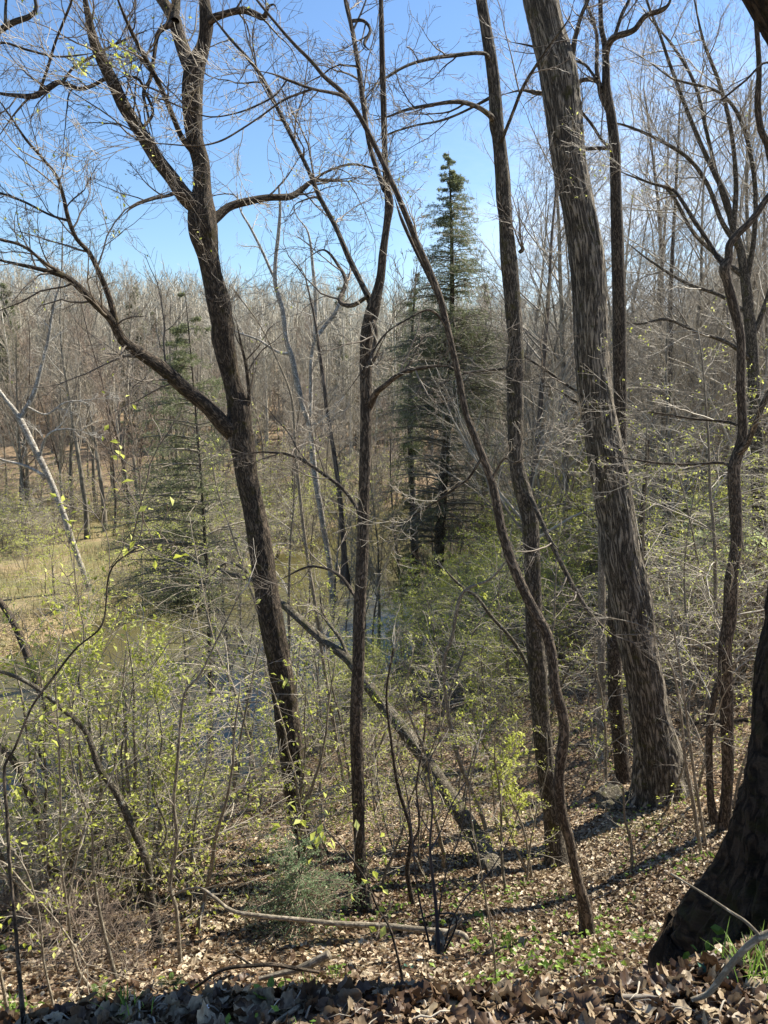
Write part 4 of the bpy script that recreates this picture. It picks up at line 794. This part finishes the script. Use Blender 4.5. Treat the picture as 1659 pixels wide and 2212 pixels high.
# ------------------------------------------------------------------ distant woodland on the hills: one mass
rng = np.random.default_rng(44)
def fD():
    y = rng.uniform(19, 62); s = rng.uniform(13.2, 17.0); x = (.415 * y - s) / .91
    return (x, y) if abs(x / y) < .55 else None
for x, y in scatter_pts(24, fD, 1.1):
    k = farT[rng.integers(len(farT))]; sc_ = rng.uniform(.32, .62)
    copy_tree(k, (x, y, float(gz(x, y)) - .2), rng.uniform(0, 6.28), sc_, ('taller' if sc_ > .47 else 'shorter') + ' slim bare tree at the near water edge ' + where(x, y), 'slim bare trees at the near water edge')
def far_forest():
    rng = np.random.default_rng(31); g = Geo(); temps = []
    for k in range(8):
        h = 15; K = 6; P = np.stack([rng.normal(size=K).cumsum() * .12, rng.normal(size=K).cumsum() * .12, np.linspace(0, h, K)], -1)[None]; rr = np.linspace(.2, .03, K)[None]
        t = Geo(); tubes(t, P, rr, 4, tint=.9); a, ra = grow(P, rr, 20, rng, t0=.12, t1=1, length=4.6, ang=42, nseg=4, wig=.12, up=.12, rf=.4, rmin=.03); tubes(t, a, ra, 3, tint=rng.random(len(a)))
        b, rb = grow(a, ra, 7, rng, t0=.1, lf=.5, ang=42, nseg=2, wig=.14, up=.1, rf=.6, rmin=.016); tubes(t, b, rb, 3, tint=rng.random(len(b)))
        temps.append((np.concatenate(t.V), [f for f in t.F], np.concatenate(t.T)))
    n = 0
    while n < 2300:
        y = 96 + 160 * rng.random() ** 1.15; x = rng.uniform(-.62, .62) * y
        z = float(gz(x, y, False)); V, Fs, T = temps[rng.integers(8)]; a = rng.uniform(0, 6.28); s = rng.uniform(.6, 1.3)
        c, s2 = math.cos(a) * s, math.sin(a) * s
        W = np.stack([V[:, 0] * c - V[:, 1] * s2 + x, V[:, 0] * s2 + V[:, 1] * c + y, V[:, 2] * s + z - .3], -1)
        g.add(W, Fs, None, np.where(T == .9, rng.uniform(.5, 1), 0) + (T != .9) * np.clip(T * .45 + rng.random() * .3 + .25 + .3 * float(vn2(np.array([x]), np.array([y]), .03, 8.8)[0]), 0, 1)); n += 1
    tag(obj('distant_woodland', g, M['twigb2']), 'grey-brown bare woodland covering the far hillside', 'woodland', kind='stuff')
M['twigb2'] = twig_mat('distant_wood', (.20, .17, .12), (.54, .50, .40))
far_forest()
rng = np.random.default_rng(61)
for x, y in scatter_pts(24, lambda: (lambda y_: (rng.uniform(-.6, .3) * y_, y_))(rng.uniform(96, 190)), 6):
    copy_tree(PINE, (x, y, float(gz(x, y)) - .2), rng.uniform(0, 6.28), rng.uniform(.5, .95), 'small evergreen on the far hill ' + where(x, y), 'evergreens among the bare trees on the far hill')

# ------------------------------------------------------------------ leaf litter, ground cover
def lobed(rng, n=22, nl=4.5):
    th = np.linspace(0, 2 * np.pi, n, endpoint=False); r = .36 + .13 * np.abs(np.cos(th * nl / 2)) ** .8 * rng.uniform(.6, 1.2, n); r *= rng.uniform(.86, 1.08, n); lng = rng.uniform(1.05, 1.6)
    x = r * np.cos(th) * lng; y = r * np.sin(th)
    ring = np.stack([x, y, np.zeros(n)], -1); mid = ring * .5; V = np.concatenate([ring, mid, [[0, 0, 0]]])
    cur = rng.normal() * 1.0; c2 = rng.normal() * .9
    V[:, 2] = cur * V[:, 1] ** 2 + c2 * V[:, 0] * V[:, 1] + rng.normal() * .5 * V[:, 0] ** 2 + rng.normal(size=len(V)) * .03
    V[:, 2] -= .12 * np.exp(-np.abs(V[:, 1]) * 22)
    i = np.arange(n); j = (i + 1) % n
    return V, [np.stack([i, j, n + j, n + i], -1), np.stack([n + i, n + j, np.full(n, 2 * n)], -1)]
def simple(rng):
    V = np.array([[-.5, 0, 0], [-.1, .3, .08], [.5, 0, .05], [-.05, -.3, .1], [0, 0, -.03], [.25, .22, .1], [.22, -.2, .02]], float); V[:, 2] += rng.normal(size=7) * .07
    return V, [np.array([[0, 4, 1], [1, 4, 5], [5, 4, 2], [0, 3, 4], [3, 6, 4], [6, 2, 4]])]
def rotm(rng, n, nor, tilt):
    z = norm(nor + rng.normal(size=(n, 3)) * tilt); a = norm(rng.normal(size=(n, 3))); x = norm(a - (a * z).sum(-1, keepdims=True) * z); y = np.cross(z, x); return np.stack([x, y, z], -1)
def gnormal(x, y):
    e = .05; return norm(np.stack([-(gz(x + e, y) - gz(x - e, y)) / (2 * e), -(gz(x, y + e) - gz(x, y - e)) / (2 * e), np.ones_like(x)], -1))
def strew(g, temps, x, y, size, tilt, rng, tint=None, lift=.01):
    z = gz(x, y); nor = gnormal(x, y); k = rng.integers(len(temps), size=len(x)); tn = rng.random(len(x)) if tint is None else tint
    for q, (V, Fs) in enumerate(temps):
        m = k == q; n = int(m.sum())
        if not n: continue
        Rm = rotm(rng, n, nor[m], tilt); W = np.einsum('nij,vj->nvi', Rm, V) * size[m][:, None, None]
        W = W + np.stack([x[m], y[m], z[m]], -1)[:, None] + nor[m][:, None] * (lift * rng.random((n, 1, 1)) * 3 + lift)
        off = (np.arange(n) * len(V))[:, None, None]
        g.add(W, [(f[None] + off).reshape(-1, f.shape[1]) for f in Fs], None, np.repeat(tn[m], len(V)))
rng = np.random.default_rng(13)
g = Geo(); T1 = [lobed(rng, 22, rng.choice([4, 5, 6])) for _ in range(14)]; T2 = [simple(rng) for _ in range(8)]
n = 13000; x = rng.uniform(-1.6, 1.9, n); y = rng.uniform(.9, 2.75, n)
strew(g, T1, x, y, rng.uniform(.028, .066, n), .42, rng, tint=rng.random(n) ** 1.2 * .8, lift=.005)
n = 34000; y = 2.2 + 7.5 * rng.random(n) ** 1.1; x = rng.uniform(-.62, .62, n) * y
strew(g, T1, x[:6000], y[:6000], rng.uniform(.045, .085, 6000), .4, rng, lift=.008)
strew(g, T2, x[6000:], y[6000:], rng.uniform(.035, .08, 28000), .4, rng, lift=.008)
n = 190000; y = 6.5 + 26 * rng.random(n) ** 1.15; x = rng.uniform(-.6, .62, n) * y; k = sR(x, y) < 16; x = x[k]; y = y[k]
strew(g, T2, x, y, rng.uniform(.035, .075, len(x)), .38, rng, tint=np.clip(.1 + .85 * rng.random(len(x)) + .28 * vn2(x, y, .8, 2.7) + .15 * vn2(x, y, 3.0, 4.7), 0, 1), lift=.01)
tag(obj('leaf_litter', g, M['litter']), 'brown and tan dead leaves strewn over the bank', 'leaf litter', kind='stuff')
g = Geo(); n = 9000; y = 2.6 + 14 * rng.random(n) ** 1.3; x = rng.uniform(-.6, .62, n) * y; pm = vn2(x, y, .9, 6.6) + .5 * vn2(x, y, 3.1, 2.2) > .28
x = x[pm]; y = y[pm]; strew(g, T2, x, y, rng.uniform(.03, .07, len(x)), .6, rng, lift=.03)
n = 900; x = rng.uniform(-1.5, 1.8, n); y = rng.uniform(1.6, 2.6, n); pm = vn2(x, y, 3.1, 2.9) > .35; x = x[pm]; y = y[pm]
strew(g, T2, x, y, rng.uniform(.012, .03, len(x)), .5, rng, lift=.012)
tag(obj('ground_cover', g, M['grass'], smooth=False), 'small green spring plants scattered through the dead leaves', 'ground cover', kind='stuff')

g = Geo(); n = 2600; y = 1.1 + 9 * rng.random(n) ** 1.6; x = rng.uniform(-.62, .66, n) * (y + .5); z = gz(x, y) + .012; a = rng.uniform(0, 6.28, n); ln = rng.uniform(.04, .35, n) * np.clip(y / 4, .35, 1)
q = [np.stack([x, y, z], -1)]
for k in range(4):
    a = a + rng.normal(size=n) * .25; xx = q[-1][:, 0] + np.cos(a) * ln / 4; yy = q[-1][:, 1] + np.sin(a) * ln / 4; q.append(np.stack([xx, yy, gz(xx, yy) + rng.uniform(.005, .035, n)], -1))
tubes(g, np.stack(q, 1), np.linspace(1, .5, 5)[None] * rng.uniform(.0012, .0045, (n, 1)), 4, tint=rng.random(n))
tag(obj('twig_litter', g, M['twig']), 'thin fallen twigs scattered over the dead leaves', 'twigs', kind='stuff')

# ------------------------------------------------------------------ things lying and growing on the near bank
def gpt(u, v):
    p = hit(u, v); return p
def blades(n, L, rng, spread=.05, width=.0035, arch=.5):
    g = Geo(); a = rng.uniform(0, 6.28, n); K = 6; s = np.linspace(0, 1, K)[None]; ln = L * rng.uniform(.5, 1.1, (n, 1)); out = rng.uniform(.1, 1, (n, 1)) * arch
    hx = out * s ** 2 * ln + .0; z = ln * s * (1 - .35 * out * s); b = rng.normal(size=(n, 2)) * spread
    dx, dy = np.cos(a)[:, None], np.sin(a)[:, None]
    X = b[:, :1] + hx * dx; Y = b[:, 1:] + hx * dy; wv = width * (1 - s ** 2 * .95)
    Lf = np.stack([X - wv * dy, Y + wv * dx, z], -1); Rt = np.stack([X + wv * dy, Y - wv * dx, z - wv * .5], -1)
    V = np.stack([Lf, Rt], 2).reshape(n, K * 2, 3); q = np.array([[2 * k, 2 * k + 1, 2 * k + 3, 2 * k + 2] for k in range(K - 1)])
    g.add(V, (q[None] + (np.arange(n) * K * 2)[:, None, None]).reshape(-1, 4), None, np.repeat(rng.random(n), K * 2)); return g
def tuft(label, u, v, n, L, spread=.04, arch=.6, width=.003, name='grass_tuft'):
    p = gpt(u, v); g = blades(n, L, rng, spread, width, arch); o = obj(name, g, M['grass'], smooth=False); o.location = (p[0], p[1], p[2] - .01); tag(o, label, 'grass', 'grass tufts on the near bank'); return o
tuft('dark green grass tuft at the lip of the bank, left of the thin leaning tree', 1100, 2050, 70, .16, .035)
tuft('sparse tall grass tuft beside the grey bent stick', 665, 2150, 34, .17, .03)
tuft('bright sunlit grass tuft in the lower right corner', 1630, 2110, 60, .15, .04, 1.0)
tuft('thin grass clump between the fern and the thin leaning tree', 1310, 2060, 40, .13, .03)
tuft('grass clump at the bottom left edge', 20, 2205, 50, .14, .05)
tuft('short grass tuft in front of the lower left fern', 270, 2200, 26, .09, .03)
tuft('bright grass tuft left of the bent stick end', 720, 2115, 24, .10, .03)
tuft('long-bladed green tuft before the mossy trunk foot', 1480, 2040, 26, .13, .04, 1.0)
def fern(label, u, v, L, nf=7, az0=None, rz=0):
    p = gpt(u, v); e = empty('fern', (p[0], p[1], p[2]), label, 'fern', 'ferns on the near bank')
    for k in range(nf):
        a = k / nf * 6.28 + rng.uniform(-.3, .3); Lf = L * rng.uniform(.75, 1.1); K = 22; s = np.linspace(0, 1, K)
        q = np.stack([np.cos(a) * Lf * s * .85, np.sin(a) * Lf * s * .85, Lf * (.55 * np.sin(s * 2.3) )], -1)
        g = Geo(); tubes(g, q, np.linspace(.0022, .0006, K), 4, tint=.1)
        sd = np.array([-np.sin(a), np.cos(a), 0]); T = norm(np.gradient(q, axis=0)); nn = np.cross(T, sd)
        for sg in (-1, 1):
            wl = Lf * .17 * np.sin(np.clip(s * 1.05 + .08, 0, 1) * np.pi) ** .7 + .002
            for i in range(3, K):
                A = q[i]; D = norm(sd * sg + T[i] * .35 - nn[i] * 0 + np.array([0, 0, -.15])); E_ = A + D * wl[i]; wd = T[i] * Lf * .017
                M_ = A + D * wl[i] * .5
                g.add([A - wd * .6, M_ - wd, E_, M_ + wd, A + wd * .6], [np.array([[0, 1, 3, 4]]), np.array([[1, 2, 3]])], None, rng.uniform(.2, 1))
        obj('frond', g, M['fern'], e, smooth=False)
    return e
fern('dark fern at the lip of the bank on the left', 372, 2138, .16)
fern('broad fern at the foot of the mossy trunk', 1385, 2040, .15, 8)
fern('small upright fern against the left side of the mossy trunk', 1470, 1990, .11, 6)
fern('yellow-green flattened fern at lower left beside the grey stone', 215, 2165, .13, 5)

def stick(label, pts, mat, lift=0.0, Y=None, limbs=(), name='fallen_branch', sides=12, rough=.06, cat='branch', Y1=None):
    """pts in the picture laid on the ground (or at given distance)"""
    P = []
    for q in pts:
        if Y is None: h_ = hit(q[0], q[1] + q[2] * .5); Yq = h_[1] - .01
        else: Yq = Y + ((Y1 or Y) - Y) * (pts.index(q) / max(1, len(pts) - 1))
        c_, t = at(q[0], q[1], Yq); c_[2] += lift; P.append([*c_, .5 * q[2] * t / F])
    c = catmull(np.array(P), 60); org = c[0, :3].copy(); e = empty(name, org, label, cat)
    g = Geo(); tubes(g, c[:, :3] - org, np.maximum(c[:, 3], .0015), sides, rough, 14); obj('stem', g, M[mat], e)
    for lb in limbs:
        Q_ = []
        Yb = depth_at(c[:, :3], lb[0])
        for k, q in enumerate(lb): c_, t = at(q[0], q[1], Yb + k * .02); Q_.append([*c_, .5 * q[2] * t / F])
        cc = catmull(np.array(Q_), 24); g = Geo(); tubes(g, cc[:, :3] - org, np.maximum(cc[:, 3], .001), 8, rough, 14); obj('side_branch', g, M[mat], e)
    return e
stick('long pale fallen branch lying across the lower centre with a curled thin end', [(375,1935,4),(400,1922,4.5),(435,1919,5),(465,1940,7),(500,1967,8),(575,1980,10),(650,1987,10),(725,1995,11),(829,2000,12),(879,2005,12),(929,2010,12),(999,2018,12),(1010,2030,10)], 'sapl', Y=5.0, Y1=4.3,
      limbs=[[(440,1921,3),(470,1912,2.5),(500,1905,2),(530,1890,1.5)], [(640,1985,4),(610,2030,4),(585,2065,3),(570,2090,2)], [(375,1935,3),(350,1960,2.5),(320,1950,2),(300,1945,1.5)]])
stick('smooth grey bent stick lying on the leaves at bottom centre', [(590,2222,10),(620,2200,10),(650,2180,10),(700,2150,10),(750,2134,9),(790,2129,8)], 'sapl', lift=.012)
stick('dark stubby stick lying on the leaf bank', [(1040,2153,12),(1089,2125,12),(1129,2092,12),(1158,2064,12),(1166,2058,8)], 'brown', lift=.01)
stick('grey forked branch resting on leaves at lower right', [(1494,2160,10),(1529,2147,12),(1554,2117,13),(1589,2072,14),(1629,2032,15),(1670,2012,16)], 'sapl', Y=1.75, Y1=1.72,
      limbs=[[(1640,2020,8),(1610,1990,7),(1579,1970,6),(1519,1930,5),(1449,1887,4)]])
stick('lichen-crusted white stick at bottom right centre', [(1340,2160,12),(1365,2160,10),(1400,2160,9),(1422,2164,8)], 'pale', lift=.01)
stick('short weathered log with a pale broken end behind the lip', [(560,2115,9),(600,2105,12),(640,2095,15),(680,2078,18),(712,2062,20)], 'sapl', Y=3.1, cat='log', name='fallen_log')
stick('thin dark dead branch lying across the lip at left centre', [(400,2150,5),(430,2128,6),(470,2100,7),(500,2090,8),(545,2086,8),(590,2084,9),(640,2092,8),(690,2100,7)], 'oak', Y=2.5, limbs=[[(545,2086,5),(520,2070,4),(500,2055,3)]])
stick('grey rotten branch lying on the slope right of centre', [(950,2030,9),(985,2000,8),(1000,1985,6)], 'sapl', Y=3.4)
stick('dark fallen log on the slope behind the thickest trunk', [(1462,1555,9),(1500,1563,10),(1560,1560,10),(1659,1552,10),(1720,1550,9)], 'oak', Y=None, name='fallen_log', cat='log')
stick('half-buried dark stick beside the knotty tree', [(1130,1735,8),(1150,1738,10),(1168,1732,9)], 'oak', name='fallen_log', cat='log')

# dead weed with dark stalks in the middle of the lip
def weed():
    Y = 2.25; c0, t0_ = at(947, 2055, Y); e = empty('dead_weed', c0, 'dark dead weed with branching stalks and a brown clump at its foot', 'weed')
    for pts in ([(947,2060,9),(942,1960,8),(929,1835,6),(934,1735,4),(925,1655,3),(950,1600,2)], [(930,2050,5),(905,1940,4),(893,1840,3),(880,1720,2.5),(860,1640,2)], [(960,2055,5),(985,2000,4),(980,1975,4),(940,1975,3),(900,1990,3)],
                [(932,1835,4),(950,1800,3),(975,1740,2.5),(1005,1690,2)], [(934,1740,3),(915,1690,2.5),(890,1655,2)], [(931,1800,3),(912,1770,2.5),(895,1730,2)], [(955,2058,4),(990,1960,3),(1060,1880,2.5),(1105,1800,2),(1120,1750,2)], [(940,2050,4),(960,1900,3),(995,1800,2.5),(1010,1700,2)]):
        P = [];
        for q in pts: c_, t = at(q[0], q[1], Y + rng.uniform(-.03, .03)); P.append([*c_, .5 * q[2] * t / F])
        c = catmull(np.array(P), 30); g = Geo(); tubes(g, c[:, :3] - c0, np.maximum(c[:, 3], .0012), 7, .1, 20)
        a, ra = grow((c[:, :3] - c0)[None], np.maximum(c[:, 3], .0012)[None], 5, rng, t0=.4, length=.12, ang=50, nseg=4, wig=.15, rmin=.0008); tubes(g, a, ra, 3)
        obj('stalk', g, M['stalk'], e)
    g = Geo(); q = rng.normal(size=(90, 3)) * np.array([.009, .009, .018]) + np.array([0, 0, .03]); V, Fs = T1[0]
    for k in range(36):
        Rm = rotm(rng, 1, np.array([[0, 0, 1.0]]), 1.2)[0]; g.add((V @ Rm.T) * .022 + q[k], Fs, None, rng.uniform(.2, .8))
    obj('dead_clump', g, M['litter'], e, smooth=False)
weed()

# single conspicuous dead leaves
def big_leaf(label, u, v, size, tint, rot, curl=.9, lift=.02):
    p = gpt(u, v); r_ = np.random.default_rng(int(u)); V, Fs = lobed(r_, 30, 5); V = V.copy(); V[:, 2] = curl * V[:, 1] ** 2 + .4 * V[:, 0] ** 3 + r_.normal(size=len(V)) * .012
    g = Geo(); g.add(V * size, Fs, None, tint); o = obj('dead_leaf', g, M['litter']); o.location = (p[0], p[1], p[2] + lift); o.rotation_euler = rot; tag(o, label, 'leaf', 'large dead leaves'); 
    m = o.modifiers.new('solid', 'SOLIDIFY'); m.thickness = .0008
big_leaf('large pale dead leaf standing upright on the leaf bank right of centre', 1350, 2100, .105, .92, (R(65), 0, R(8)), lift=.05)
big_leaf('broad rusty brown leaf standing beside the grey bent stick', 758, 2185, .085, .38, (R(60), R(10), R(-10)), lift=.03)
big_leaf('curled tan leaf at the bottom left edge of the leaf bank', 420, 2205, .075, .7, (R(35), 0, R(40)), 1.4)
big_leaf('flat brown lobed leaf right of the dark stubby stick', 1180, 2130, .10, .45, (R(20), 0, R(70)))
big_leaf('dark lobed leaf at the bottom edge right of centre', 1260, 2195, .10, .25, (R(30), 0, R(-20)))

# stones and mossy boulder
def rock(name, label, loc, size, mat, seed, sq=(1, .8, .55)):
    import bmesh
    bm = bmesh.new(); bmesh.ops.create_icosphere(bm, subdivisions=5, radius=1); V = np.array([v.co[:] for v in bm.verts]); Fs = np.array([[v.index for v in f.verts] for f in bm.faces]); bm.free()
    d_ = 1 + .28 * vn(V * 1.3 + seed) + .12 * vn(V * 3.5 + seed) + .05 * vn(V * 9 + seed); g = Geo(); g.add(V * d_[:, None] * np.array(sq) * size, Fs, V * size)
    o = obj(name, g, M[mat]); o.location = loc; o.rotation_euler = (0, 0, seed); tag(o, label, 'rock')
p = gpt(1345, 1745); rock('boulder', 'low moss-covered boulder at the foot of the thickest trunk', (p[0], p[1] + .2, p[2] - .05), .34, 'lichenrock' if 'lichenrock' in M else 'lichen', 2.2, (1.1, .9, .6))
p = gpt(285, 2150); rock('stone', 'grey stone at the lip of the bank beside the left fern', (p[0], p[1], p[2] + .005), .05, 'stone' if 'stone' in M else 'grey', 5.1, (1.2, .8, .5))
# white spring flowers
def flower(label, u, v, h=.03):
    p = gpt(u, v); e = empty('white_flower', (p[0], p[1], p[2]), label, 'flower', 'small white flowers on the near bank')
    g = Geo(); tubes(g, np.array([[0, 0, 0], [.004, 0, h * .5], [.002, .003, h]]), np.array([.0012, .001, .0008]), 5); obj('stem', g, M['grass'], e)
    g = Geo()
    for k in range(6):
        a = k * 1.047; d_ = np.array([math.cos(a), math.sin(a), .45]); s_ = np.array([-math.sin(a), math.cos(a), 0]); c = np.array([.002, .003, h])
        g.add([c, c + d_ * .006 + s_ * .0025, c + d_ * .011, c + d_ * .006 - s_ * .0025], np.array([[0, 1, 2, 3]]))
    o = obj('petals', g, M['petal'], e, smooth=False); o.rotation_euler = (R(18), 0, 0)
for u, v, lb in ((1262, 2095, 'upper left white flower of the pair before the upright pale leaf'), (1275, 2090, 'upper right white flower of the pair before the upright pale leaf'), (1250, 2115, 'white flower left of and below the upright pale leaf'), (1268, 2125, 'lowest white flower below the upright pale leaf'), (1445, 2060, 'white flower before the mossy trunk foot'), (445, 2195, 'single white flower beside the curled tan leaf')):
    flower(lb, u, v)
# cedar-like bushy seedling with brown dead leaves caught in it
def seedling():
    Y = 6.6; c, t = at(645, 1960, Y); z0 = float(gz(c[0], Y)); r_ = np.random.default_rng(4)
    g, gb, gl = conifer(h=1.0, r0=.012, width=.55, rng=r_, nb=90, start=.10, sprays=7, nd=6, nsz=.011, droop=-.35, ex=.45)
    e = empty('cedar_seedling', (c[0], Y, z0 - .03), 'grey-green feathery evergreen seedling before the forked tree foot', 'seedling'); e.scale = (1, 1, 1.1)
    obj('stem', g, M['brown'], e); obj('branches', gb, M['twigb'], e); obj('foliage', gl, M['cedar'], e, smooth=False)
seedling()
# blue-green broad leaves
def broad(label, u, v, n, s, mat='blue'):
    p = gpt(u, v); g = Geo()
    for k in range(n):
        a = rng.uniform(0, 6.28); d_ = np.array([math.cos(a), math.sin(a), .7]); d_ /= np.linalg.norm(d_); sd = np.array([-math.sin(a), math.cos(a), 0]); q = np.array([0, 0, .012]) + d_ * .015
        L_ = [q, q + d_ * s * .35 + sd * s * .32, q + d_ * s * .7 + sd * s * .25, q + d_ * s, q + d_ * s * .7 - sd * s * .25, q + d_ * s * .35 - sd * s * .32, q + d_ * s * .5 + np.array([0, 0, -.15 * s])]
        g.add(L_, np.array([[0, 1, 6], [1, 2, 6], [2, 3, 6], [3, 4, 6], [4, 5, 6], [5, 0, 6]]), None, rng.random())
    o = obj('leafy_plant', g, M[mat], smooth=False); o.location = (p[0], p[1], p[2]); tag(o, label, 'plant', 'broad-leaved plants on the near bank')
broad('blue-green pointed leaf plant on the lip left of the dead weed', 882, 2100, 4, .045)
broad('dark green leaf plant right of the dead weed foot', 1015, 2095, 5, .035)
broad('three-leaved green plant left of the bent stick', 578, 2160, 6, .035, 'grass')
broad('green leaf poking up beside the lower right grass tuft', 1540, 2120, 3, .04)
broad('yellow-green weed growing on the slope behind the lip', 1030, 1990, 8, .08, 'grass')
